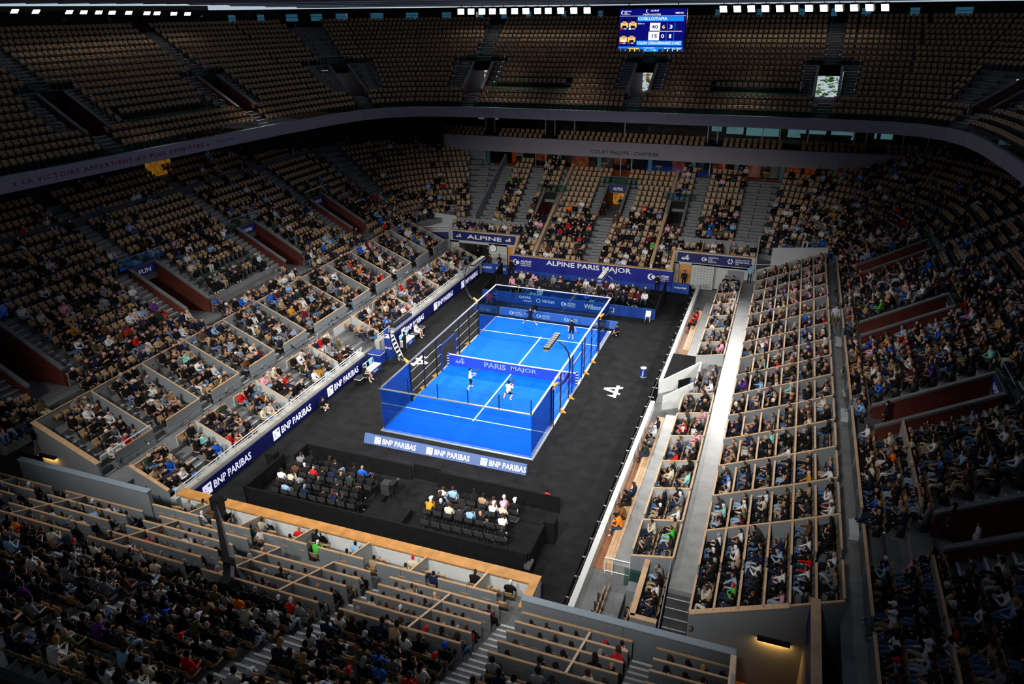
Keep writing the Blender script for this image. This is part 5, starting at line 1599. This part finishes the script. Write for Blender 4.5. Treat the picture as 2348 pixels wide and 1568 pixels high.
# ------------------------------------------------------------------ things beside the court
u = thing('umpire_chair', 'tall blue umpire chair with white steps beside the left wall', 'chair', (-9.7, -.2, 0))
mk('tower', MB().prism([(-.35, -.45, 0), (.15, -.45, 0), (-.05, -.45, 1.75), (-.35, -.45, 1.75)], (0, .9, 0)), 'box_blue', u)
mk('seat', MB().box(-.35, .12, -.3, .3, 1.75, 1.82), 'plastic_white', u)
mk('backrest', MB().box(-.4, -.34, -.3, .3, 1.82, 2.35), 'box_blue', u)
for i in range(5):
    mk('step', MB().box(.02 + .13 * (4 - i), .2 + .13 * (4 - i), -.26, .26, .28 + .3 * i, .32 + .3 * i), 'plastic_white', u)
for y in (-.3, .3):
    mk('leg', MB().bar((.75, y, 0), (.05, y, 1.8), .05, .05), 'white_rail', u)
    mk('armrest', MB().box(-.35, .12, y - .03, y + .03, 2.0, 2.05), 'white_rail', u)
padel_logo(u, -.3, -.46, .9, .22)
def bench(x, y, lb):
    t = thing('player_bench', lb, 'bench', (x, y, 0))
    mk('seat', MB().box(-.3, .3, -.75, .75, .42, .5), 'plastic_white', t)
    mk('front_panel', MB().box(.24, .28, -.72, .72, .02, .42), 'box_blue', t)
    lettering('MAJOR', t, 'letter_white', (.285, -.3, .12), (0, 1, 0), (0, 0, 1), .6, .18)
    mk('back_rail', MB().tube([(-.28, -.7, .5), (-.34, -.7, .9), (-.34, .7, .9), (-.28, .7, .5)], .02, 5), 'white_rail', t)
    for yy in (-.7, .7):
        mk('leg', MB().box(-.28, .28, yy - .03, yy + .03, 0, .42), 'white_rail', t)
    return t
bench(-9.75, 2.4, 'white topped blue player bench between umpire chair and resting player in white')
bench(-9.85, -3.0, 'white topped blue player bench between cooler and seated man in black')
for x, y, lb in ((-10.05, 2.0, 'pale blue towel on the bench next to the umpire steps'), (-10.05, 2.75, 'pale blue towel on the bench next to the player in white'), (-10.15, -3.4, 'pale blue towel on the bench next to the man in black'), (-10.15, -2.6, 'pale blue towel on the bench next to the cooler')):
    t = thing('towel', lb, 'towel', (x, y, .5))
    mk('drape', MB().add([(-.04, -.22, .0), (-.04, .22, .0), (-.09, .22, .42), (-.09, -.22, .42), (-.03, -.22, .0), (-.03, .22, .0), (-.055, .22, .42), (-.055, -.22, .42), (-.13, -.22, .2), (-.13, .22, .2)],
                      [(0, 1, 2, 3), (4, 7, 6, 5), (3, 2, 6, 7), (0, 4, 5, 1), (3, 8, 9, 2), (0, 3, 7, 4), (1, 5, 6, 2)]), 'towel_blue', t)
def cooler(x, y, w_, d, h, m, lb, cat='box'):
    t = thing('cooler_box', lb, cat, (x, y, 0))
    mk('box_body', MB().box(-w_ / 2, w_ / 2, -d / 2, d / 2, 0, h), m, t)
    mk('lid', MB().box(-w_ / 2 - .02, w_ / 2 + .02, -d / 2 - .02, d / 2 + .02, h, h + .07), 'seat_metal' if m != 'box_blue' else 'box_blue', t)
    mk('lid_trim', MB().box(-w_ / 2 - .03, w_ / 2 + .03, -d / 2 - .03, d / 2 + .03, h - .05, h), 'plastic_white', t)
cooler(-10.4, -1.35, 1.0, .75, .85, 'box_blue', 'big blue cooler box with white trim beside the umpire chair')
cooler(-9.75, 4.85, .45, .5, .5, 'black_metal', 'small black fridge box beside the player in white')
cooler(-9.8, -4.95, .45, .5, .5, 'black_metal', 'small black fridge box behind the seated man in black')
d_ = thing('drinks_drum', 'blue drum with white lettering standing alone on the black carpet', 'bin', (9.24, 2.75, 0))
mk('drum_body', MB().lathe([(.2, 0), (.22, .03), (.22, .72), (.2, .75)], 16), 'box_blue', d_)
mk('drum_lid', MB().lathe([(.21, .75), (.22, .79), (.1, .82)], 16), 'plastic_white', d_)
mk('drum_band', MB().lathe([(.225, .06), (.225, .1)], 16), 'plastic_white', d_)
lettering('Wilson', d_, 'letter_white', (.06, -.222, .14), (0, 0, 1), (-1, 0, 0), .5, .13)
def shell_chair(x, y, rot, m, lb):
    t = thing('shell_chair', lb, 'chair', (x, y, 0), rot)
    mk('shell', MB().prism([(-.23, .22, .45), (-.23, -.18, .43), (-.23, -.26, .85), (-.23, -.23, .86), (-.23, -.14, .47), (-.23, .22, .49)], (.46, 0, 0)), m, t)
    for sx in (-1, 1):
        for sy in (-1, 1):
            mk('leg', MB().tube([(sx * .17, sy * .15, .45), (sx * .22, sy * .22, 0)], .015, 5), 'plastic_white', t)
shell_chair(7.55, 13.4, math.pi, 'plastic_white', 'white plastic chair standing in front of the blue sponsor board')
shell_chair(-6.9, 12.9, math.pi, 'red_plastic', 'red topped chair at the far corner of the court')

# ------------------------------------------------------------------ players and staff
def mk_of(top, bot, hair=('dark hair', (30, 22, 18)), skin=(214, 168, 140), bare_arm=True, bare_leg=True, shoe=(230, 230, 230), style=None):
    o = dict(top=('', top), bot=('', bot), hair=hair, gar='T-shirt' if bare_arm else 'jacket', skin=skin, shoe=lin(shoe))
    if bare_leg: o['shin'] = lin(skin)
    if style: o['style'] = style
    return o
WHITE, BLACK = (228, 228, 228), (18, 18, 22)
def racket(loc, d, lb):
    t = thing('padel_racket', lb, 'racket', loc)
    t.rotation_euler = Vector(d).to_track_quat('Y', 'Z').to_euler()
    mk('grip', MB().tube([(0, -.05, 0), (0, .12, 0)], .017, 6), 'black_metal', t)
    mk('racket_face', MB().prism([(.12 * math.cos(a), .27 + .14 * math.sin(a), -.018) for a in np.arange(14) * math.pi / 7], (0, 0, .036)), 'letter_dark', t)
def place(j, loc, rot):
    c, s = math.cos(rot), math.sin(rot)
    return lambda p: (loc[0] + c * p[0] - s * p[1], loc[1] + s * p[0] + c * p[1], loc[2] + p[2])
# near left player, ready position, seen from behind
j = standing(); shift(j, (0, .1, -.12), UPPER + ['pelvis', 'hiL', 'hiR'])
j['wrL'] = np.array((.12, .36, 1.12)); j['haL'] = np.array((.08, .43, 1.14)); j['wrR'] = np.array((-.1, .38, 1.16)); j['haR'] = np.array((-.06, .45, 1.2)); j['elL'] = np.array((.27, .14, 1.06)); j['elR'] = np.array((-.27, .14, 1.06))
j['knL'] = np.array((.2, .16, .47)); j['anL'] = np.array((.24, -.12, .09)); j['toL'] = np.array((.27, .04, .04)); j['knR'] = np.array((-.2, .18, .47)); j['anR'] = np.array((-.26, .12, .09)); j['toR'] = np.array((-.3, .28, .04))
loc, rot = (-2.0, -3.1, .05), math.radians(-70)
person(skin_person(j, 2, True), mk_of(WHITE, BLACK), loc, rot, 'padel player in white holding racket up at the net, left of the centre line')
racket(place(j, loc, rot)((-.05, .46, 1.22)), (.5, .4, .75), 'dark padel racket raised by the upright player in white')
# near crouching player
j = standing(); shift(j, (0, .12, -.38), UPPER + ['pelvis', 'hiL', 'hiR']); shift(j, (0, .14, -.03), UPPER)
j['knL'] = np.array((.26, .3, .42)); j['anL'] = np.array((.24, 0, .09)); j['toL'] = np.array((.28, .16, .04)); j['knR'] = np.array((-.26, .3, .42)); j['anR'] = np.array((-.24, -.05, .09)); j['toR'] = np.array((-.28, .1, .04))
j['elL'] = np.array((.28, .36, .82)); j['wrL'] = np.array((.14, .54, .9)); j['haL'] = np.array((.1, .6, .92)); j['elR'] = np.array((-.28, .36, .82)); j['wrR'] = np.array((-.12, .56, .92)); j['haR'] = np.array((-.08, .62, .95))
loc, rot = (1.1, -3.75, .05), math.radians(-12)
person(skin_person(j, 2, True), mk_of(WHITE, BLACK), loc, rot, 'padel player in white crouching near the net beside the centre line')
racket(place(j, loc, rot)((-.07, .63, .97)), (.2, .7, .6), 'dark padel racket held by the crouching player in white')
# far striking player
j = standing(); shift(j, (-.05, 0, -.22), UPPER + ['pelvis', 'hiL', 'hiR'])
j['knL'] = np.array((.38, .12, .42)); j['anL'] = np.array((.55, .0, .09)); j['toL'] = np.array((.66, .1, .04)); j['knR'] = np.array((-.36, .1, .48)); j['anR'] = np.array((-.58, -.05, .09)); j['toR'] = np.array((-.68, .08, .04))
j['elR'] = np.array((-.42, .06, 1.18)); j['wrR'] = np.array((-.5, .14, 1.36)); j['haR'] = np.array((-.5, .18, 1.44)); j['elL'] = np.array((.3, .16, 1.02)); j['wrL'] = np.array((.32, .38, 1.08)); j['haL'] = np.array((.34, .45, 1.12))
loc, rot = (-1.72, 9.3, .05), math.pi
person(skin_person(j, 2, True), mk_of(BLACK, BLACK), loc, rot, 'padel player in black with legs wide apart striking at the far glass')
racket(place(j, loc, rot)((.35, .48, 1.14)), (-.8, -.2, .4), 'dark padel racket swung by the wide legged player in black')
j = standing(); j['haR'] = np.array((-.42, .2, .88)); j['wrR'] = np.array((-.36, .14, .94)); j['anL'] = np.array((.18, 0, .09)); j['toL'] = np.array((.22, .15, .04)); j['knL'] = np.array((.15, .04, .5))
loc, rot = (2.45, 7.6, .05), math.radians(175)
person(skin_person(j, 2, True), mk_of(BLACK, BLACK), loc, rot, 'padel player in black standing upright near the far service line')
racket(place(j, loc, rot)((-.43, .22, .84)), (.7, .3, -.5), 'dark padel racket held low by the upright player in black')
b_ = thing('padel_ball', 'small yellow padel ball lying at the far right court corner', 'ball', (4.3, 9.2, .083))
bm = bmesh.new(); bmesh.ops.create_icosphere(bm, subdivisions=2, radius=.033); me = bpy.data.meshes.new('ball'); bm.to_mesh(me); bm.free()
link('felt', me, 'yellow_tag', b_)
# bench sitters and ball kids
SIT = skin_person(base_seated(.08, 'lap', 'apart'), 2, True)
person(SIT, mk_of(WHITE, WHITE, bare_arm=False), (-9.78, 4.0, -.03), math.radians(-80), 'resting man in white jacket and shorts seated beside the white topped bench')
cooler(-9.85, 4.0, .5, .5, .36, 'black_metal', 'black seat box under the resting man in white')
person(SIT, mk_of(BLACK, BLACK, ('brown hair', (66, 44, 30))), (-9.72, -4.3, -.03), math.radians(-80), 'man in black shirt and shorts seated beside the bench near LED board')
cooler(-9.8, -4.3, .5, .4, .36, 'black_metal', 'black seat box under the man in black shorts')
j = base_seated(.12, 'lap', 'normal'); j = {k: np.array(v, float) for k, v in j.items()}
shift(j, (0, 0, -.42))
for s, t in ((1, 'L'), (-1, 'R')):
    j['kn' + t] = np.array((s * .3, .3, .32)); j['an' + t] = np.array((-s * .12, .38, .08)); j['to' + t] = np.array((-s * .24, .4, .05)); j['wr' + t] = np.array((s * .16, .3, .3)); j['ha' + t] = np.array((s * .1, .36, .26))
FLOORSIT = skin_person(j, 2, True)
person(FLOORSIT, mk_of(BLACK, (40, 40, 44), ('brown hair', (66, 44, 30))), (-10.3, -8.95, .0), math.radians(-95), 'ball kid in black sitting cross-legged against the LED board')
person(FLOORSIT, mk_of((36, 36, 42), BLACK, ('dark hair', (24, 20, 20)), bare_leg=False), (5.75, 9.85, .0), math.radians(150), 'ball kid in dark grey sitting cross-legged outside the far right court corner')
person(FLOORSIT, mk_of((214, 36, 30), BLACK, ('dark hair', (24, 20, 20)), bare_arm=False, bare_leg=False), (7.2, -13.85, .0), math.radians(10), 'steward in red jacket crouching beside the near guest pit wall')
# standing staff
ST = skin_person(standing(), 1); ST2 = skin_person(standing(wrL=(.1, .22, 1.14), haL=(-.02, .25, 1.16), wrR=(-.1, .24, 1.12), haR=(.02, .27, 1.13), elL=(.26, .06, 1.14), elR=(-.26, .06, 1.14)), 1)
WALKJ = standing(knL=(.1, .22, .52), anL=(.1, .3, .1), toL=(.1, .46, .06), knR=(-.1, -.06, .5), anR=(-.1, -.32, .14), toR=(-.1, -.2, .05))
WALK = skin_person(WALKJ, 1)
STAFF = [(-9.2, .95, 0, 90, ST2, BLACK, BLACK, 'line official in black standing beside the umpire chair steps'),
         (13.05, 22.3, 0, 185, ST2, BLACK, (200, 30, 90), 'woman in black top and pink trousers standing by the press backdrop'),
         (13.75, 22.4, 0, 170, ST, BLACK, (150, 26, 30), 'woman in black jacket and dark red trousers beside the press backdrop'),
         (15.2, 20.3, 1.9, 190, ST2, (120, 176, 200), (40, 44, 60), 'man in pale blue shirt standing at the end of the pale walkway'),
         (9.2, 22.7, 0, 180, ST, BLACK, BLACK, 'steward in black standing in the orange doorway'),
         (-12.7, 24.4, 0, 180, ST2, BLACK, BLACK, 'steward in black standing in the dark opening left of the clock'),
         (-11.4, 23.9, 0, 200, ST, BLACK, BLACK, 'steward in black leaning at the edge of the dark opening'),
         (-10.3, 21.6, 0, 180, ST, (60, 30, 40), BLACK, 'woman with long hair standing under the clock behind the airline board'),
         (-9.3, 21.8, 0, 180, ST2, (40, 30, 36), BLACK, 'woman with long hair standing under the clock behind the bank board'),
         (-7.6, 20.7, 0, 180, ST, BLACK, BLACK, 'steward in black standing at the corner of the dark blue far wall'),
         (7.0, 20.6, 0, 180, ST2, BLACK, BLACK, 'steward in black standing before the lettered far wall'),
         (21.55, 6.6, 4.05, 170, WALK, (190, 192, 196), (140, 120, 84), 'man with beard in grey sweater walking down the grey aisle'),
         (23.4, -8.6, 4.75, 90, ST, BLACK, BLACK, 'person in black standing at the mouth of the longest rust red exit'),
         (.3 - .6, 29.0, 4.5, 180, ST, BLACK, BLACK, 'usher in black suit standing in the central lit exit'),
         (.9, 31.3, 4.5, 180, ST2, BLACK, (50, 46, 40), 'visitor in black standing deep inside the central lit exit'),
         (25.6, -18.6, 5.3, 80, WALK, (214, 210, 204), BLACK, 'person in white sweater climbing out of the right bank exit'),
         (24.9, -17.7, 5.3, 80, WALK, BLACK, (40, 42, 50), 'person in black climbing out of the right bank exit')]
for x, y, z, r, v, tp, bt, lb in STAFF:
    person(v, mk_of(tp, bt, bare_leg=False, bare_arm=False, style='long' if 'long hair' in lb else None, shoe=(40, 40, 42)), (x, y, z), math.radians(r), lb)
# photographers and wall sitters on the right bench
def sitter(x, y, z, r, top, bot, lb, v=0, hair=('dark hair', (30, 22, 18))):
    person(VAR_HI[v], dict(top=('', top), bot=('', bot), hair=hair, gar='jacket', skin=(206, 160, 130)), (x, y, z), math.radians(r), lb)
sitter(11.72, 11.9, .62, 90, (214, 30, 26), (214, 30, 26), 'person all in red with arms crossed on the wooden bench', 2)
sitter(11.72, 12.7, .62, 90, (210, 28, 26), (210, 28, 26), 'person all in red with phone on the wooden bench', 3)
sitter(11.72, 11.1, .62, 90, (60, 50, 48), BLACK, 'person in brown top on the wooden bench beside the red pair', 4)
sitter(11.72, -6.0, .62, 80, (22, 30, 54), (120, 150, 180), 'man in navy sweater with pale jeans on the wooden bench', 5, ('brown hair', (66, 44, 30)))
sitter(11.72, -7.0, .62, 90, (190, 200, 208), BLACK, 'grey haired man in pale shirt on the wooden bench', 0, ('grey hair', (190, 188, 184)))
sitter(11.72, -8.0, .62, 100, (90, 94, 98), BLACK, 'man in grey top holding a camera on the wooden bench', 3)
sitter(11.72, -9.0, .62, 100, (38, 54, 42), (30, 42, 66), 'photographer in dark green coat on the wooden bench', 9)
sitter(11.72, -13.1, .62, 85, (20, 34, 66), (20, 22, 30), 'man in navy suit on the wooden bench by the pale wall', 0, ('brown hair', (66, 44, 30)))
sitter(11.72, -13.9, .62, 95, BLACK, BLACK, 'person in black cap on the wooden bench next to the navy suit', 9)
sitter(11.72, -15.1, .62, 95, (120, 78, 30), (40, 40, 46), 'long haired person in brown jacket on the wooden bench', 8, ('brown hair', (80, 56, 38)))
sitter(11.72, -15.9, .62, 95, (240, 130, 20), (40, 60, 90), 'person in bright orange hoodie at the end of the wooden bench', 8)
# camera crane in the near stand
cr_ = thing('camera_crane', 'tall black camera crane mast rising from the near stand rows', 'camera crane', (-1.35, -28.0, 3.5))
mk('mast', MB().prism([(-.3, -.2, 0), (.3, -.2, 0), (.16, -.1, 1.6), (-.16, -.1, 1.6)], (0, .3, 0)), 'black_metal', cr_)
mk('boom', MB().tube([(.5, -.7, 1.2), (0, 0, 1.3), (-3.1, 2.9, 1.55)], [.24, .2, .07], 6), 'black_metal', cr_)
mk('boom', MB().tube([(0, .3, .7), (-3.1, 3.0, 1.2)], .03, 5), 'black_metal', cr_)
mk('camera_head', MB().box(-3.35, -2.9, 2.85, 3.25, 1.1, 1.75), 'black_metal', cr_)
mk('lens', MB().tube([(-3.1, 3.25, 1.4), (-3.05, 3.5, 1.35)], .09, 8), 'black_metal', cr_)
mk('base', MB().box(-.5, .5, -.4, .4, 0, .3), 'black_metal', cr_)
mk('counterweight', MB().box(.3, .75, -1.0, -.6, .95, 1.5), 'black_metal', cr_)
# broadcast camera on tripod beside the pit
def tripod_camera(x, y, z, lb):
    t = thing('broadcast_camera', lb, 'camera', (x, y, z))
    for a in (0, 2.1, 4.2):
        mk('tripod_leg', MB().tube([(0, 0, 1.05), (.32 * math.cos(a), .32 * math.sin(a), 0)], .02, 5), 'black_metal', t)
    mk('camera_body', MB().box(-.13, .13, -.3, .25, 1.05, 1.38), 'black_metal', t)
    mk('camera_lens', MB().tube([(0, .25, 1.22), (0, .55, 1.2)], .1, 8), 'seat_metal', t)
    mk('viewfinder', MB().box(-.22, -.13, -.15, .1, 1.2, 1.35), 'black_metal', t)
tripod_camera(-.6, -16.6, 0, 'black broadcast camera on tripod in the middle of near guest pit')
tripod_camera(8.4, -20.3, 0, 'black broadcast camera on tripod at the corner behind the guest pit')
tripod_camera(-.1, 15.2, .57, 'black broadcast camera on tripod on the far guest stand')

# ------------------------------------------------------------------ seats
sb_back = MB(); 
def shell(mb, pts, w0, w1, th, m=0):
    """curved shell: list of (y, z), width at start and end"""
    n = len(pts); vs = []
    for i, (y, z) in enumerate(pts):
        w_ = w0 + (w1 - w0) * i / (n - 1)
        vs += [(-w_, y, z), (-w_ * .5, y - .02, z), (w_ * .5, y - .02, z), (w_, y, z)]
    fs = []
    for i in range(n - 1):
        for k in range(3):
            fs.append((i * 4 + k, i * 4 + k + 1, i * 4 + k + 5, i * 4 + k + 4))
    N = len(vs)
    vs2 = [(x, y - th, z) for x, y, z in vs]
    fs2 = [tuple(N + i for i in reversed(q)) for q in fs]
    rim = [i * 4 for i in range(n)] + [(n - 1) * 4 + k for k in (1, 2, 3)] + [i * 4 + 3 for i in range(n - 2, -1, -1)] + [2, 1]
    fs3 = [(rim[i], rim[(i + 1) % len(rim)], N + rim[(i + 1) % len(rim)], N + rim[i]) for i in range(len(rim))]
    mb.add(vs + vs2, fs + fs2 + fs3, m)
    return mb
S_BACK = shell(MB(), [(-.2, .46), (-.24, .66), (-.3, .84), (-.315, .88)], .17, .22, .03)
S_UP = shell(MB(), [(-.12, .4), (-.1, .58), (-.1, .74)], .2, .17, .04)              # seat pan folded up
S_DOWN = MB().prism([(-.2, -.16, .43), (.2, -.16, .43), (.22, .2, .45), (-.22, .2, .45)], (0, 0, .045))
S_LEG = MB().box(-.25, -.225, -.2, .1, 0, .62).box(-.25, .25, -.16, -.1, .4, .45)
def as_mesh(mb, name, m):
    me = mb.mesh(name); me.materials.append(MATS[m]); return me
ME_BACK = as_mesh(S_BACK, 'backrest', 'seat_beige'); ME_UP = as_mesh(S_UP, 'seat_pan', 'seat_beige'); ME_DOWN = as_mesh(S_DOWN, 'seat_pan', 'seat_beige'); ME_LEG = as_mesh(S_LEG, 'seat_bracket', 'seat_metal')
SEC = {'upper tier': 'upper tier', 'left bank': 'left bank', 'right bank': 'right bank', 'far bank': 'far bank', 'left front rows': 'left front rows behind the white rail', 'left boxes': 'grey walled left boxes',
       'right front boxes': 'right front boxes below the pale walkway', 'right boxes': 'right boxes above the pale walkway', 'near front boxes': 'near front boxes behind the oak topped wall', 'near boxes': 'wood capped near boxes',
       'near open rows': 'open rows of the near stand', 'far centre block': 'far centre block', 'far corner boxes': 'far corner boxes', 'upper boxes': 'upper boxes', 'corner seat box': 'oak edged corner box', 'right corner floor': 'right corner floor beside the white wall', 'near guest pit': 'near guest pit', 'far guest stand': 'far guest stand'}
rec = []
for (x, y, z, r, sec, p) in SEATS:
    u_, v_, d = project((x, y, z + .6))
    if d < 2 or not (-60 < u_ < PW + 60 and -60 < v_ < PH + 90): continue
    rec.append((x, y, z, r, sec, RNG.random() < p, d, outfit()))
# a gap of free seats for the crane and the platform
rec = [q for q in rec if not (abs(q[0] + 1.35) < .6 and abs(q[1] + 28.4) < .7)]
order = sorted(range(len(rec)), key=lambda i: rec[i][6])
chosen = set(order[:300])
parts_np = {'back': S_BACK, 'up': S_UP, 'down': S_DOWN, 'leg': S_LEG}
def np_mesh(mb):
    tri = []
    for f, m in zip(mb.f, mb.m):
        for i in range(1, len(f) - 1): tri.append((f[0], f[i], f[i + 1]))
    return np.array(mb.v), np.array(tri)
PB, PU, PD, PL = map(np_mesh, (S_BACK, S_UP, S_DOWN, S_LEG))
def join_mesh(name, V, T, mats, mi=None, cols=None, smooth=False):
    me = bpy.data.meshes.new(name)
    me.vertices.add(len(V)); me.vertices.foreach_set('co', np.asarray(V, np.float32).ravel())
    n = len(T)
    me.loops.add(n * 3); me.loops.foreach_set('vertex_index', np.asarray(T, np.int32).ravel())
    me.polygons.add(n); me.polygons.foreach_set('loop_start', np.arange(0, n * 3, 3, dtype=np.int32)); me.polygons.foreach_set('loop_total', np.full(n, 3, np.int32))
    if mi is not None: me.polygons.foreach_set('material_index', np.asarray(mi, np.int32))
    for m in mats: me.materials.append(MATS[m])
    me.update(calc_edges=True)
    if smooth: me.polygons.foreach_set('use_smooth', [True] * n)
    if cols is not None: color_attr(me, cols)
    return me
VS = []; TS = []; MI = []; off = 0
for i in order:
    x, y, z, r, sec, occ, d, of = rec[i]
    if i in chosen:
        if occ:
            lb = 'beige seat under %s, %s' % (dress(of), sec)
        else:
            k = min((q for q in range(len(rec)) if rec[q][5] and rec[q][4] == sec), key=lambda q: (rec[q][0] - x) ** 2 + (rec[q][1] - y) ** 2)
            lb = 'empty beige seat beside %s, %s' % (dress(rec[k][7]), sec)
        t = thing('stadium_seat', lb, 'seat', (x, y, z), r, 'seats in the ' + SEC[sec])
        link('backrest', ME_BACK, None, t); link('seat_pan', ME_DOWN if occ else ME_UP, None, t); link('seat_bracket', ME_LEG, None, t)
        continue
    c, s = math.cos(r), math.sin(r)
    M = np.array([[c, s, 0], [-s, c, 0], [0, 0, 1]])
    for (V, T), m in (((PB), 0), ((PD if occ else PU), 0), ((PL), 1)):
        VS.append(V @ M + (x, y, z)); TS.append(T + off); MI.append(np.full(len(T), m)); off += len(V)
me = join_mesh('stadium_seating', np.concatenate(VS), np.concatenate(TS), ['seat_beige', 'seat_metal'], np.concatenate(MI))
tag(link('stadium_seating', me), 'remaining beige stadium seats filling every tier', 'seating', kind='stuff')

# ------------------------------------------------------------------ spectators
crowd = [(x, y, z, r, sec, d, of) for (x, y, z, r, sec, occ, d, of) in rec if occ]
for (x, y, z, r, sec, of) in EXTRA:
    crowd.append((x, y, z, r, sec, project((x, y, z + .6))[2] - (12 if sec == 'near guest pit' else 6), of))
crowd.sort(key=lambda q: q[5])
NPEOPLE = sum(1 for o in bpy.data.objects if o.name.split('.')[0] == 'person')
N1 = max(0, 300 - NPEOPLE)
VS = []; TS = []; CS = []; off = 0
def tris(var):
    out = []
    for V, F, R, hc in var:
        out.append(np.array([(f[0], f[i], f[i + 1]) for f in F for i in range(1, len(f) - 1)]))
    return out
TRI_LO, TRI_HI = tris(VAR_LO), tris(VAR_HI)
for n, (x, y, z, r, sec, d, of) in enumerate(crowd):
    pv = np.array([18, 14, 14, 8, 8, 10, 6, 6, 8, 5, 1, 4], float)
    if 'box' in sec: pv[[7, 11]] = 0
    v = int(RNG.choice(len(SEATED), p=pv / pv.sum()))
    r2 = r + RNG.normal(0, .14)
    sc = RNG.uniform(.94, 1.04)
    fl = RNG.random() < .5
    if n < N1:
        of['long'] = RNG.random() < .3 and 'cap' not in of['hair'][0]
        lb = '%s with %s in %s' % (dress(of), of['hair'][0], sec)
        person(VAR_HI[v], of, (x, y, z), r2, lb, 'spectators in the ' + SEC[sec], sc, fl)
        continue
    hi_ = n < N1 + 430
    V, F, R, hc = (VAR_HI if hi_ else VAR_LO)[v]
    c, s = math.cos(r2), math.sin(r2)
    W_ = V * sc
    if fl: W_ = W_ * (-1, 1, 1)
    M = np.array([[c, s, 0], [-s, c, 0], [0, 0, 1]])
    VS.append(W_ @ M + (x, y, z))
    T = (TRI_HI if hi_ else TRI_LO)[v]
    TS.append((T[:, ::-1] if fl else T) + off); off += len(V)
    CS.append(region_colors(of)[R])
me = join_mesh('seated_crowd', np.concatenate(VS), np.concatenate(TS), ['cloth'], None, np.concatenate(CS), smooth=True)
tag(link('seated_crowd', me), 'remaining spectators seated through the lower stands', 'crowd', kind='stuff')
print('SEATS', len(rec), 'CROWD', len(crowd), 'individual', N1 + NPEOPLE, 'tris', len(me.polygons), 'scene tris', sum(len(p.vertices) - 2 for m in bpy.data.meshes if m.users for p in m.polygons))
